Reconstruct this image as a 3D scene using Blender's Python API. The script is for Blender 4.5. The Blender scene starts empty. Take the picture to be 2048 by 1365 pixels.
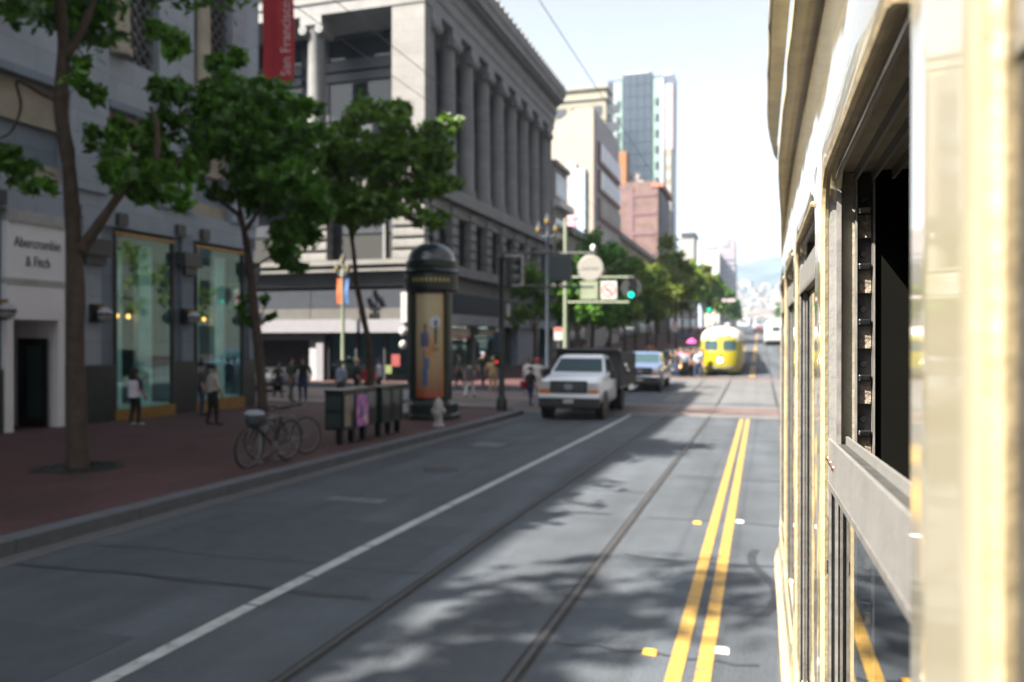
import bpy, bmesh, math, random
import numpy as np
from mathutils import Vector, Matrix
R = math.radians
random.seed(7); rng = np.random.default_rng(7)
scene = bpy.context.scene
COL = scene.collection

# ---------------------------------------------------------------- camera, sky, sun, exposure
FPX, CX, HY, EYE, TH = 1593.0, 1024.0, 677.0, 2.3, math.atan(496/1593.0)
CT, ST = math.cos(TH), math.sin(TH)
cam_d = bpy.data.cameras.new('camera'); cam = bpy.data.objects.new('camera', cam_d); COL.objects.link(cam)
cam_d.sensor_width = 36; cam_d.lens = FPX/2048*36
cam.location = (0, 0, EYE); cam.rotation_euler = (R(90)-math.atan((682.5-HY)/FPX), 0, TH)
cam_d.clip_start = 0.02; cam_d.clip_end = 20000
cam_d.dof.use_dof = True; cam_d.dof.focus_distance = 1.08; cam_d.dof.aperture_fstop = 4.8
cam_d.dof.aperture_blades = 0
scene.camera = cam

SUN_EL, SUN_DIR = R(46), Vector((0.718, 0.696, 0))      # horizontal direction in which the light travels
world = bpy.data.worlds.new('World'); scene.world = world; world.use_nodes = True
wn = world.node_tree.nodes; wl = world.node_tree.links; wn.clear()
sky = wn.new('ShaderNodeTexSky'); sky.sky_type = 'NISHITA'; sky.sun_disc = False
sky.sun_elevation = SUN_EL; sky.sun_rotation = math.atan2(-SUN_DIR.x, -SUN_DIR.y)
sky.air_density = 1.0; sky.dust_density = 2.2; sky.ozone_density = 1.0
bg = wn.new('ShaderNodeBackground'); bg.inputs['Strength'].default_value = 0.09
wo = wn.new('ShaderNodeOutputWorld'); bw = wn.new('ShaderNodeRGBToBW'); mxw = wn.new('ShaderNodeMix'); mxw.data_type = 'RGBA'; mxw.inputs['Factor'].default_value = .78
wl.new(sky.outputs[0], bw.inputs[0]); wl.new(sky.outputs[0], mxw.inputs['A']); wl.new(bw.outputs[0], mxw.inputs['B']); wl.new(mxw.outputs['Result'], bg.inputs[0]);   # thin white veil over the whole sky
wl.new(bg.outputs[0], wo.inputs[0])
sd = bpy.data.lights.new('sun', 'SUN'); sd.energy = 5.0; sd.angle = R(0.53); sd.color = (1.0, 0.91, 0.78)
sun = bpy.data.objects.new('sun', sd); COL.objects.link(sun); sun.location = (-30, -15, 60)
d = Vector((SUN_DIR.x*math.cos(SUN_EL), SUN_DIR.y*math.cos(SUN_EL), -math.sin(SUN_EL)))
sun.rotation_euler = d.to_track_quat('-Z', 'Y').to_euler()
scene.view_settings.view_transform = 'Standard'; scene.view_settings.look = 'None'
scene.view_settings.gamma = 1; scene.view_settings.exposure = 2.2; scene.view_settings.use_curve_mapping = False
scene.render.engine = 'CYCLES'
scene.cycles.use_denoising = True
scene.cycles.max_bounces = 7; scene.cycles.transparent_max_bounces = 12; scene.cycles.volume_bounces = 0
scene.cycles.caustics_reflective = False; scene.cycles.caustics_refractive = False
scene.cycles.sample_clamp_indirect = 6

# ---------------------------------------------------------------- pixel helpers and ground profile
_k = np.array([(-60,.0),(0,.0),(6,.0),(15,-.14),(25,-.30),(33,-.32),(42,-.2),(53,.0),(70,.55),(95,1.42),(150,3.0),(300,6.0),(600,11),(1200,17),(6000,18)])
_ys = np.arange(-60, 6000, 1.0); _gz = np.interp(_ys, _k[:,0], _k[:,1]); _gz = np.convolve(np.pad(_gz, 4, 'edge'), np.ones(9)/9, 'valid')
def g(y): return float(np.interp(y, _ys, _gz))
def ray(px, py):
    xc = (px-CX)/FPX
    return Vector((xc*CT-ST, CT+xc*ST, (HY-py)/FPX))
def at_depth(px, py, t): return Vector((0,0,EYE)) + ray(px,py)*t
def at_x(px, py, X): r = ray(px,py); return Vector((0,0,EYE)) + r*(X/r.x)
def at_y(px, py, Y): r = ray(px,py); return Vector((0,0,EYE)) + r*(Y/r.y)
def yx(px, X): return at_x(px, HY, X).y
def on_ground(px, py, dz=0):
    r = ray(px,py); lo, hi = .5, 900.
    for _ in range(50):
        m = (lo+hi)/2; p = Vector((0,0,EYE))+r*m
        if p.z > g(p.y)+dz: lo = m
        else: hi = m
    return Vector((0,0,EYE))+r*lo

# ---------------------------------------------------------------- materials
MATS = {}
def mat(name, col, rough=.6, var=.18, scale=2.0, bump=0.0, metal=0, coat=0, spec=.5, bscale=None, emit=0, detail=6):
    if name in MATS: return MATS[name]
    m = bpy.data.materials.new(name); m.use_nodes = True; n = m.node_tree.nodes; l = m.node_tree.links
    b = n['Principled BSDF']; b.inputs['Roughness'].default_value = rough; b.inputs['Metallic'].default_value = metal
    b.inputs['Coat Weight'].default_value = coat; b.inputs['Coat Roughness'].default_value = .04
    b.inputs['Specular IOR Level'].default_value = spec
    tc = n.new('ShaderNodeTexCoord'); nz = n.new('ShaderNodeTexNoise')
    nz.inputs['Scale'].default_value = scale; nz.inputs['Detail'].default_value = detail; nz.inputs['Roughness'].default_value = .62
    l.new(tc.outputs['Object'], nz.inputs['Vector'])
    mr = n.new('ShaderNodeMapRange'); mr.inputs[1].default_value = .3; mr.inputs[2].default_value = .7
    mr.inputs[3].default_value = 1-var; mr.inputs[4].default_value = 1+var; l.new(nz.outputs[0], mr.inputs[0])
    vm = n.new('ShaderNodeVectorMath'); vm.operation = 'SCALE'; vm.inputs[0].default_value = col[:3]
    l.new(mr.outputs[0], vm.inputs['Scale']); l.new(vm.outputs[0], b.inputs['Base Color'])
    if bump:
        n2 = n.new('ShaderNodeTexNoise'); n2.inputs['Scale'].default_value = bscale or scale*12; n2.inputs['Detail'].default_value = 4
        l.new(tc.outputs['Object'], n2.inputs['Vector'])
        bp = n.new('ShaderNodeBump'); bp.inputs['Strength'].default_value = bump; bp.inputs['Distance'].default_value = .02
        l.new(n2.outputs[0], bp.inputs['Height']); l.new(bp.outputs[0], b.inputs['Normal'])
    if emit:
        b.inputs['Emission Color'].default_value = (*col[:3], 1); b.inputs['Emission Strength'].default_value = emit
    MATS[name] = m; return m
def glass_mat(name, tint=(.8,.9,.88), ior=1.5, rough=0.0, body=None, refl=(.95,.97,.97)):
    if name in MATS: return MATS[name]
    m = bpy.data.materials.new(name); m.use_nodes = True; n = m.node_tree.nodes; l = m.node_tree.links; n.clear()
    o = n.new('ShaderNodeOutputMaterial'); mx = n.new('ShaderNodeMixShader'); fr = n.new('ShaderNodeFresnel'); ge = n.new('ShaderNodeNewGeometry'); ma = n.new('ShaderNodeMath'); ma.operation = 'MULTIPLY_ADD'; ma.inputs[1].default_value = 1/ior-ior; ma.inputs[2].default_value = ior; l.new(ge.outputs['Backfacing'], ma.inputs[0]); l.new(ma.outputs[0], fr.inputs[0])   # same mirror from both sides of a single sheet
    gl = n.new('ShaderNodeBsdfGlossy'); gl.inputs['Roughness'].default_value = rough; gl.inputs['Color'].default_value = (*refl,1)
    if body: tr = n.new('ShaderNodeBsdfDiffuse'); tr.inputs[0].default_value = (*body,1)
    else: tr = n.new('ShaderNodeBsdfTransparent'); tr.inputs[0].default_value = (*tint,1)
    l.new(fr.outputs[0], mx.inputs[0]); l.new(tr.outputs[0], mx.inputs[1]); l.new(gl.outputs[0], mx.inputs[2]); l.new(mx.outputs[0], o.inputs[0])
    MATS[name] = m; return m
def leaf_mat(name, col, trans=.35):
    m = bpy.data.materials.new(name); m.use_nodes = True; n = m.node_tree.nodes; l = m.node_tree.links; n.clear()
    o = n.new('ShaderNodeOutputMaterial'); mx = n.new('ShaderNodeMixShader'); mx.inputs[0].default_value = trans
    pb = n.new('ShaderNodeBsdfPrincipled'); pb.inputs['Roughness'].default_value = .45; tl = n.new('ShaderNodeBsdfTranslucent')
    geo = n.new('ShaderNodeNewGeometry'); mr = n.new('ShaderNodeMapRange'); mr.inputs[3].default_value = .4; mr.inputs[4].default_value = 1.75
    l.new(geo.outputs['Random Per Island'], mr.inputs[0])
    vm = n.new('ShaderNodeVectorMath'); vm.operation = 'SCALE'; vm.inputs[0].default_value = col
    v2 = n.new('ShaderNodeVectorMath'); v2.operation = 'MULTIPLY'; v2.inputs[1].default_value = (1.5,1.35,.6)
    l.new(mr.outputs[0], vm.inputs['Scale']); l.new(vm.outputs[0], pb.inputs['Base Color'])
    l.new(vm.outputs[0], v2.inputs[0]); l.new(v2.outputs[0], tl.inputs[0])
    l.new(pb.outputs[0], mx.inputs[1]); l.new(tl.outputs[0], mx.inputs[2]); l.new(mx.outputs[0], o.inputs[0])
    MATS[name] = m; return m

# ---------------------------------------------------------------- mesh helpers
class MB:
    def __init__(s): s.v = []; s.f = []
    def box(s, x0,x1,y0,y1,z0,z1, rz=0, c=None):
        b = len(s.v); P = [(x,y,z) for z in (z0,z1) for y in (y0,y1) for x in (x0,x1)]
        if rz:
            cx, cy = c or ((x0+x1)/2,(y0+y1)/2); ca, sa = math.cos(rz), math.sin(rz)
            P = [(cx+(x-cx)*ca-(y-cy)*sa, cy+(x-cx)*sa+(y-cy)*ca, z) for x,y,z in P]
        s.v += P; s.f += [(b,b+2,b+3,b+1),(b+4,b+5,b+7,b+6),(b,b+1,b+5,b+4),(b+2,b+6,b+7,b+3),(b,b+4,b+6,b+2),(b+1,b+3,b+7,b+5)]; return s
    def bevbox(s, x0,x1,y0,y1,z0,z1, bv=.02):
        # box with chamfered vertical and horizontal edges (26-face)
        b = len(s.v); bm = bmesh.new(); bmesh.ops.create_cube(bm, size=1)
        for v in bm.verts: v.co = Vector(((x0+x1)/2+v.co.x*(x1-x0), (y0+y1)/2+v.co.y*(y1-y0), (z0+z1)/2+v.co.z*(z1-z0)))
        bmesh.ops.bevel(bm, geom=list(bm.edges), offset=bv, segments=2, affect='EDGES', profile=.6)
        bm.verts.index_update(); s.v += [tuple(v.co) for v in bm.verts]; s.f += [tuple(b+v.index for v in f.verts) for f in bm.faces]; bm.free(); return s
    def quad(s, a,b,c,d): i = len(s.v); s.v += [tuple(a),tuple(b),tuple(c),tuple(d)]; s.f.append((i,i+1,i+2,i+3)); return s
    def poly(s, pts): i = len(s.v); s.v += [tuple(p) for p in pts]; s.f.append(tuple(range(i,i+len(pts)))); return s
    def prism(s, pts, axis, a0, a1):   # pts 2-D polygon extruded along axis 0/1/2
        b = len(s.v); n = len(pts)
        def P(p,a): q = [0,0,0]; o = [i for i in range(3) if i != axis]; q[o[0]], q[o[1]], q[axis] = p[0], p[1], a; return tuple(q)
        s.v += [P(p,a0) for p in pts]+[P(p,a1) for p in pts]
        s.f += [tuple(range(b+n-1,b-1,-1)), tuple(range(b+n,b+2*n))]+[(b+i,b+(i+1)%n,b+n+(i+1)%n,b+n+i) for i in range(n)]; return s
    def tube(s, pts, rad, n=8, cap=True):
        pts = [Vector(p) for p in pts]; rad = rad if hasattr(rad,'__len__') else [rad]*len(pts)
        b = len(s.v); prev = None
        for i,p in enumerate(pts):
            t = (pts[min(i+1,len(pts)-1)]-pts[max(i-1,0)]); t = t.normalized() if t.length > 1e-9 else Vector((0,0,1))
            if prev is None: u = t.orthogonal().normalized()
            else: u = (prev - t*prev.dot(t)); u = u.normalized() if u.length > 1e-6 else t.orthogonal().normalized()
            prev = u; w = t.cross(u)
            for k in range(n):
                a = 2*math.pi*k/n; s.v.append(tuple(p+(u*math.cos(a)+w*math.sin(a))*rad[i]))
        for i in range(len(pts)-1):
            for k in range(n): s.f.append((b+i*n+k, b+i*n+(k+1)%n, b+(i+1)*n+(k+1)%n, b+(i+1)*n+k))
        if cap: s.f += [tuple(b+k for k in range(n-1,-1,-1)), tuple(b+(len(pts)-1)*n+k for k in range(n))]
        return s
    def lathe(s, prof, n=16, c=(0,0,0), axis=2, a0=0):   # prof: (radius, height)
        b = len(s.v)
        for r,h in prof:
            for k in range(n):
                a = a0+2*math.pi*k/n; x,y = r*math.cos(a), r*math.sin(a)
                p = (x,y,h) if axis == 2 else ((h,x,y) if axis == 0 else (x,h,y)); s.v.append((c[0]+p[0],c[1]+p[1],c[2]+p[2]))
        for i in range(len(prof)-1):
            for k in range(n): s.f.append((b+i*n+k, b+i*n+(k+1)%n, b+(i+1)*n+(k+1)%n, b+(i+1)*n+k))
        s.f += [tuple(b+k for k in range(n-1,-1,-1)), tuple(b+(len(prof)-1)*n+k for k in range(n))]; return s
    def ellip(s, c, r, n=12, m=8, z0=-1, z1=1):
        prof = []
        for i in range(m+1):
            h = math.sin(math.pi*(i/m-.5)); h = max(z0,min(z1,h)); prof.append((max(math.sqrt(max(0,1-h*h)),.001),h))
        b = len(s.v); s.lathe(prof, n)
        for i in range(b,len(s.v)): x,y,z = s.v[i]; s.v[i] = (c[0]+x*r[0], c[1]+y*r[1], c[2]+z*r[2])
        return s
    def loft(s, secs, cap=True, close=True):
        b = len(s.v); n = len(secs[0])
        for q in secs: s.v += [tuple(p) for p in q]
        for i in range(len(secs)-1):
            for k in range(n if close else n-1): s.f.append((b+i*n+k, b+i*n+(k+1)%n, b+(i+1)*n+(k+1)%n, b+(i+1)*n+k))
        if cap: s.f += [tuple(b+k for k in range(n-1,-1,-1)), tuple(b+(len(secs)-1)*n+k for k in range(n))]
        return s
    def mesh(s, name, m, off=(0,0,0), smooth=False, recalc=True):
        me = bpy.data.meshes.new(name); me.from_pydata([(x-off[0],y-off[1],z-off[2]) for x,y,z in s.v], [], s.f)
        if recalc:
            bm = bmesh.new(); bm.from_mesh(me); bmesh.ops.recalc_face_normals(bm, faces=bm.faces); bm.to_mesh(me); bm.free()
        if m: me.materials.append(m)
        if smooth:
            me.polygons.foreach_set('use_smooth', [True]*len(me.polygons))
            me.set_sharp_from_angle(angle=R(40))
        me.update(); return me
    def build(s, name, m, parent=None, world=False, smooth=False, recalc=True):
        off = parent.location if (world and parent) else (0,0,0)
        if world and parent and parent.parent: off = tuple(Vector(off)+parent.parent.location)
        o = bpy.data.objects.new(name, s.mesh(name, m, off, smooth, recalc)); COL.objects.link(o)
        if parent: o.parent = parent
        return o
def tag(o, label, cat=None, group=None, kind=None):
    if label: o['label'] = label
    if cat: o['category'] = cat
    if group: o['group'] = group
    if kind: o['kind'] = kind
    return o
def thing(name, label, cat, loc=(0,0,0), rz=0, group=None):
    o = bpy.data.objects.new(name, None); COL.objects.link(o); o.location = loc; o.rotation_euler = (0,0,rz)
    o.empty_display_size = .2; return tag(o, label, cat, group)
def struct(o): o['kind'] = 'structure'; return o
def part(name, me, parent, loc=(0,0,0), rot=(0,0,0), scl=(1,1,1)):
    o = bpy.data.objects.new(name, me); COL.objects.link(o); o.parent = parent; o.location = loc; o.rotation_euler = rot; o.scale = scl; return o
def copy_tree(o, parent=None):
    c = o.copy(); COL.objects.link(c); c.parent = parent
    for ch in list(o.children): copy_tree(ch, c)
    return c
def text_mesh(s, size, m, extr=.004, align='CENTER', sx=1.0):
    cu = bpy.data.curves.new('lettering', 'FONT'); cu.body = s; cu.size = size; cu.extrude = extr; cu.align_x = align; cu.align_y = 'CENTER'; cu.resolution_u = 3
    o = bpy.data.objects.new('lettering', cu); COL.objects.link(o); dg = bpy.context.evaluated_depsgraph_get()
    me = bpy.data.meshes.new_from_object(o.evaluated_get(dg)); bpy.data.objects.remove(o); bpy.data.curves.remove(cu)
    me.materials.clear(); me.materials.append(m)
    for v in me.vertices: v.co.x *= sx
    return me

# ---------------------------------------------------------------- palette
M_asphalt = mat('asphalt', (.05,.06,.074), .82, .22, .9, .5, bscale=45)
M_pave = mat('concrete_street', (.09,.093,.10), .8, .15, .6, .3, bscale=40)
M_ground = mat('city_ground', (.16,.16,.16), .9, .2, .05)
M_curb = mat('granite_kerb', (.09,.10,.115), .7, .2, 3, .3)
M_white = mat('road_paint_white', (.32,.34,.35), .6, .25, 6)
M_yellow = mat('road_paint_yellow', (.36,.215,.045), .6, .18, 8)
M_rail = mat('rail_steel', (.06,.06,.063), .5, .3, 5, metal=.4)
M_groove = mat('rail_bed', (.016,.017,.019), .85, .3, 3, .3)
M_tar = mat('tar', (.022,.024,.03), .6, .2, 4)
M_stone1 = mat('grey_facade_stone', (.185,.23,.285), .75, .12, .8, .25, bscale=18)
M_stone1b = mat('grey_facade_stone_light', (.30,.345,.41), .75, .12, .8, .2, bscale=18)
M_beige = mat('beige_stone_panel', (.33,.30,.245), .75, .2, 1.2, .2)
M_granite = mat('dark_granite', (.035,.04,.042), .3, .25, 8)
M_stone2 = mat('pale_limestone', (.165,.163,.16), .75, .14, .9, .25, bscale=12)
M_stone2d = mat('cool_limestone', (.175,.18,.185), .75, .14, .9, .25, bscale=12)
M_dark = mat('dark_void', (.012,.013,.014), .6, .1)
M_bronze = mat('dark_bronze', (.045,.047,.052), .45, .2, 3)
M_slate = mat('slate_panel', (.022,.028,.04), .5, .15, 2)
M_gold = mat('gold_trim', (.30,.18,.05), .4, .2, 4, metal=.3)
M_wpanel = mat('white_panel', (.74,.74,.78), .55, .05, 1)
M_winglass = glass_mat('window_glass', (.7,.92,.9), 2.4, refl=(.72,1.0,.97))
M_wingdark = glass_mat('dark_window_glass', body=(.02,.025,.03))
M_trunk = mat('bark', (.065,.05,.04), .9, .35, 6, .8, bscale=22)
M_leafA = leaf_mat('leaf_deep', (.055,.155,.015), .3)
M_leafB = leaf_mat('leaf_mid', (.07,.15,.016), .35)
M_leafC = leaf_mat('leaf_bright', (.12,.165,.026), .4)
M_green = mat('kiosk_green', (.006,.013,.0105), .4, .2, 4, coat=.15)
M_black = mat('black_enamel', (.008,.0095,.011), .45, .2, 5, coat=.1)
M_tyre = mat('tyre_rubber', (.018,.018,.019), .8, .2, 8)
M_chrome = mat('chrome', (.6,.61,.62), .18, .05, 4, metal=1)
M_steel = mat('grey_steel', (.2,.21,.22), .45, .15, 5, metal=.6)
M_skin = mat('skin', (.36,.21,.14), .55, .08, 6)
M_skin2 = mat('skin_dark', (.14,.08,.055), .55, .08, 6)
def brick_mat(name, c1, c2, mortar, scale, rough=.75, bw=.5, rh=.25):
    m = bpy.data.materials.new(name); m.use_nodes = True; n = m.node_tree.nodes; l = m.node_tree.links; b = n['Principled BSDF']
    b.inputs['Roughness'].default_value = rough; tc = n.new('ShaderNodeTexCoord'); br = n.new('ShaderNodeTexBrick')
    br.inputs['Color1'].default_value = (*c1,1); br.inputs['Color2'].default_value = (*c2,1); br.inputs['Mortar'].default_value = (*mortar,1)
    br.inputs['Scale'].default_value = scale; br.inputs['Mortar Size'].default_value = .012; br.inputs['Brick Width'].default_value = bw; br.inputs['Row Height'].default_value = rh
    nz = n.new('ShaderNodeTexNoise'); nz.inputs['Scale'].default_value = .7; nz.inputs['Detail'].default_value = 6
    mr = n.new('ShaderNodeMapRange'); mr.inputs[1].default_value = .3; mr.inputs[2].default_value = .7; mr.inputs[3].default_value = .7; mr.inputs[4].default_value = 1.25
    vm = n.new('ShaderNodeVectorMath'); vm.operation = 'SCALE'
    l.new(tc.outputs['Object'], br.inputs['Vector']); l.new(tc.outputs['Object'], nz.inputs['Vector']); l.new(nz.outputs[0], mr.inputs[0])
    l.new(br.outputs['Color'], vm.inputs[0]); l.new(mr.outputs[0], vm.inputs['Scale']); l.new(vm.outputs[0], b.inputs['Base Color'])
    bp = n.new('ShaderNodeBump'); bp.inputs['Strength'].default_value = .4; bp.inputs['Distance'].default_value = .01
    l.new(br.outputs['Fac'], bp.inputs['Height']); bp.invert = True; l.new(bp.outputs[0], b.inputs['Normal'])
    MATS[name] = m; return m
M_brickpave = brick_mat('brick_paving', (.075,.03,.032), (.056,.024,.027), (.03,.021,.022), 2.4)
M_crossbrick = brick_mat('crosswalk_brick', (.10,.070,.066), (.085,.06,.058), (.09,.08,.075), 2.4)
M_redbrick = brick_mat('red_brick_wall', (.135,.048,.04), (.115,.04,.035), (.12,.075,.07), 1.6)

def asphalt_tex(m, amp=.35):
    n = m.node_tree.nodes; l = m.node_tree.links; b = n['Principled BSDF']; src = b.inputs['Base Color'].links[0].from_socket
    tc = n.new('ShaderNodeTexCoord'); mp = n.new('ShaderNodeMapping'); mp.inputs['Scale'].default_value = (1.3,.10,1); nz = n.new('ShaderNodeTexNoise'); nz.inputs['Scale'].default_value = 1.0; nz.inputs['Detail'].default_value = 5
    l.new(tc.outputs['Object'], mp.inputs[0]); l.new(mp.outputs[0], nz.inputs['Vector'])
    mr = n.new('ShaderNodeMapRange'); mr.inputs[1].default_value = .3; mr.inputs[2].default_value = .7; mr.inputs[3].default_value = 1-amp; mr.inputs[4].default_value = 1+amp*.7; l.new(nz.outputs[0], mr.inputs[0])
    sp = n.new('ShaderNodeTexNoise'); sp.inputs['Scale'].default_value = 90; sp.inputs['Detail'].default_value = 2; l.new(tc.outputs['Object'], sp.inputs['Vector'])
    m2 = n.new('ShaderNodeMapRange'); m2.inputs[1].default_value = .3; m2.inputs[2].default_value = .7; m2.inputs[3].default_value = .75; m2.inputs[4].default_value = 1.3; l.new(sp.outputs[0], m2.inputs[0])
    mu = n.new('ShaderNodeMath'); mu.operation = 'MULTIPLY'; l.new(mr.outputs[0], mu.inputs[0]); l.new(m2.outputs[0], mu.inputs[1])
    vm = n.new('ShaderNodeVectorMath'); vm.operation = 'SCALE'; l.new(src, vm.inputs[0]); l.new(mu.outputs[0], vm.inputs['Scale']); l.new(vm.outputs[0], b.inputs['Base Color'])
def worn(m, under=(.06,.066,.075), lo=.56, hi=.66):
    n = m.node_tree.nodes; l = m.node_tree.links; b = n['Principled BSDF']; src = b.inputs['Base Color'].links[0].from_socket
    tc = n.new('ShaderNodeTexCoord'); nz = n.new('ShaderNodeTexNoise'); nz.inputs['Scale'].default_value = 9; nz.inputs['Detail'].default_value = 9; nz.inputs['Roughness'].default_value = .75; l.new(tc.outputs['Object'], nz.inputs['Vector'])
    mr = n.new('ShaderNodeMapRange'); mr.inputs[1].default_value = lo; mr.inputs[2].default_value = hi; l.new(nz.outputs[0], mr.inputs[0])
    mx = n.new('ShaderNodeMix'); mx.data_type = 'RGBA'; mx.inputs['B'].default_value = (*under,1); l.new(mr.outputs[0], mx.inputs['Factor']); l.new(src, mx.inputs['A']); l.new(mx.outputs['Result'], b.inputs['Base Color'])
def joints(m, w=1.3, h=.62, dark=.72):
    n = m.node_tree.nodes; l = m.node_tree.links; b = n['Principled BSDF']; src = b.inputs['Base Color'].links[0].from_socket
    tc = n.new('ShaderNodeTexCoord'); sx = n.new('ShaderNodeSeparateXYZ'); ad = n.new('ShaderNodeMath'); cb = n.new('ShaderNodeCombineXYZ'); l.new(tc.outputs['Object'], sx.inputs[0]); l.new(sx.outputs[0], ad.inputs[0]); l.new(sx.outputs[1], ad.inputs[1]); l.new(ad.outputs[0], cb.inputs[0]); l.new(sx.outputs[2], cb.inputs[1])
    br = n.new('ShaderNodeTexBrick'); br.inputs['Color1'].default_value = (1,1,1,1); br.inputs['Color2'].default_value = (.9,.9,.9,1); br.inputs['Mortar'].default_value = (dark,dark,dark,1); br.inputs['Scale'].default_value = 1; br.inputs['Mortar Size'].default_value = .014; br.inputs['Brick Width'].default_value = w; br.inputs['Row Height'].default_value = h; l.new(cb.outputs[0], br.inputs['Vector'])
    vm = n.new('ShaderNodeVectorMath'); vm.operation = 'MULTIPLY'; l.new(src, vm.inputs[0]); l.new(br.outputs['Color'], vm.inputs[1]); l.new(vm.outputs[0], b.inputs['Base Color'])
for m_ in (M_stone1,M_stone1b,M_stone2,M_stone2d): joints(m_)
asphalt_tex(M_asphalt); asphalt_tex(M_pave,.2); worn(M_white); worn(M_yellow)
# ---------------------------------------------------------------- ground, road, pavements
def ysteps(y0, y1):
    out = [y0]; y = y0
    while y < y1:
        y += 1.0 if y < 110 else (10 if y < 700 else 100); out.append(min(y,y1))
    return out
def sheet(name, m, x0, x1, y0, y1, dz, skew=0):
    b = MB(); ys = ysteps(y0,y1)
    for i,y in enumerate(ys): b.v += [(x0,y,g(y)+dz),(x1,y,g(y)+dz)]
    b.f = [(2*i,2*i+1,2*i+3,2*i+2) for i in range(len(ys)-1)]
    return b.build(name, m, recalc=False)
def slab(name, m, x0, x1, y0, y1, dz, th=.3, parent=None):
    b = MB(); ys = ysteps(y0,y1)
    secs = [[(x0,y,g(y)+dz),(x1,y,g(y)+dz),(x1,y,g(y)+dz-th),(x0,y,g(y)+dz-th)] for y in ys]
    return b.loft(secs).build(name, m, parent)
struct(sheet('ground', M_ground, -2600, 2600, -55, 1180, -.25))
CURB = -7.65; KX = .16
struct(sheet('road', M_asphalt, -9.2, 14, -50, 1150, 0.0))
struct(sheet('cross_street', M_asphalt, -120, -9.2, 26, 38.2, .002))
struct(slab('pavement', M_brickpave, -120, CURB-.3, -50, 26.2, .15))
struct(slab('pavement', M_brickpave, -120, CURB-.9, 37.6, 400, .15))
struct(slab('pavement', M_brickpave, 12.2, 40, 20, 600, .15))
# granite kerb stones, each a piece
kerb = struct(bpy.data.objects.new('kerb', None)); COL.objects.link(kerb)
y = -6.0
while y < 25.6:
    y2 = min(y+1.8, 25.7); slab('kerb_stone', M_curb, CURB-.3+.003, CURB, y, y2-.012, .156, .3, kerb); y = y2
# curved corner return
b = MB(); secs = []
for i in range(9):
    a = R(90)*i/8; cx, cy, r0, r1 = CURB-1.2, 25.7, 1.2, .9
    secs.append([(cx+r0*math.cos(a),cy+r0*math.sin(a),g(cy)+.156),(cx+r1*math.cos(a),cy+r1*math.sin(a),g(cy)+.156),(cx+r1*math.cos(a),cy+r1*math.sin(a),g(cy)-.15),(cx+r0*math.cos(a),cy+r0*math.sin(a),g(cy)-.15)])
b.loft(secs).build('kerb_stone', M_curb, kerb)
b = MB(); b.poly([(CURB-1.2-.05,25.7,g(26)+.153)]+[(CURB-1.2+.92*math.cos(R(90)*i/8),25.7+.92*math.sin(R(90)*i/8),g(26)+.153) for i in range(9)]); b.build('corner_paving', M_brickpave, kerb)
x = CURB-1.25
while x > -24:
    MB().box(x-1.8+.012,x,26.6-.003,26.9,g(26.7)-.15,g(26.7)+.156).build('kerb_stone', M_curb, kerb); x -= 1.8
x = CURB-.6
while x > -28:
    MB().box(x-1.8+.012,x,37.3,37.603,g(37.5)-.15,g(37.5)+.158).build('kerb_stone', M_curb, kerb); x -= 1.8
y = 37.31
while y < 70:
    slab('kerb_stone', M_curb, CURB-.9-.003, CURB-.6, y, y+1.788, .156, .3, kerb); y += 1.8
# gutter pan
struct(sheet('gutter', M_pave, CURB+.002, CURB+.32, -6, 25.7, .004))
# rails, in their paved bed
for X in (-3.08, -1.6, .64, 2.12):
    struct(sheet('rail_groove', M_groove, X-.06, X+.06, -6, 300, .004))
    b = MB(); ys = ysteps(-6, 300); secs = [[(X-.024,y,g(y)-.02),(X+.024,y,g(y)-.02),(X+.024,y,g(y)+.012),(X-.024,y,g(y)+.012)] for y in ys]
    struct(b.loft(secs).build('rail', M_rail))
struct(sheet('track_paving', M_pave, -3.9, 3.0, 32.9, 47.2, .0025))
M_xline = mat('crosswalk_concrete',(.115,.115,.12),.75,.2,3); M_plaza = brick_mat('plaza_brick',(.155,.12,.11),(.135,.105,.1),(.12,.1,.095),2.4)
# crosswalks
struct(sheet('crosswalk_line', M_xline, -9, 12, 26.95, 27.75, .008))
struct(sheet('crosswalk_brick', M_crossbrick, -9, 12, 27.75, 31.1, .0075))
struct(sheet('crosswalk_line', M_xline, -9, 12, 31.1, 31.7, .008))
struct(sheet('crosswalk_brick', M_crossbrick, -9, 12, 47.2, 49.6, .0075))
struct(sheet('crosswalk_line', M_xline, -9, 12, 46.2, 47.2, .008))
struct(sheet('crosswalk_brick', M_plaza, -30, -9.2, 31.8, 36.4, .0075))
struct(sheet('crosswalk_brick', M_plaza, -30, -9.2, 27.9, 31.0, .0075))
# lane line made of pieces, double yellow
lane = struct(bpy.data.objects.new('lane_line', None)); COL.objects.link(lane)
ybr = [3.0] + [on_ground(px,py).y for px,py in ((500,1213),(618,1155),(742,1095),(900,1012),(1015,957))] + [on_ground(1270,829).y]
for i in range(len(ybr)-1):
    o = sheet('line_piece', M_white, -4.27, -4.13, ybr[i]+.035, ybr[i+1], .006); o.parent = lane
o = sheet('line_piece', M_white, -4.27, -4.13, -4, 2.97, .006); o.parent = lane
cl = struct(bpy.data.objects.new('centre_line', None)); COL.objects.link(cl)
for X in (-.56, -.37):
    for y0,y1 in ((-4,26.6),(50.2,62),(66,95),(100,180)):
        o = sheet('line_piece', M_yellow, X-.055, X+.055, y0, y1, .006); o.parent = cl
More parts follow.
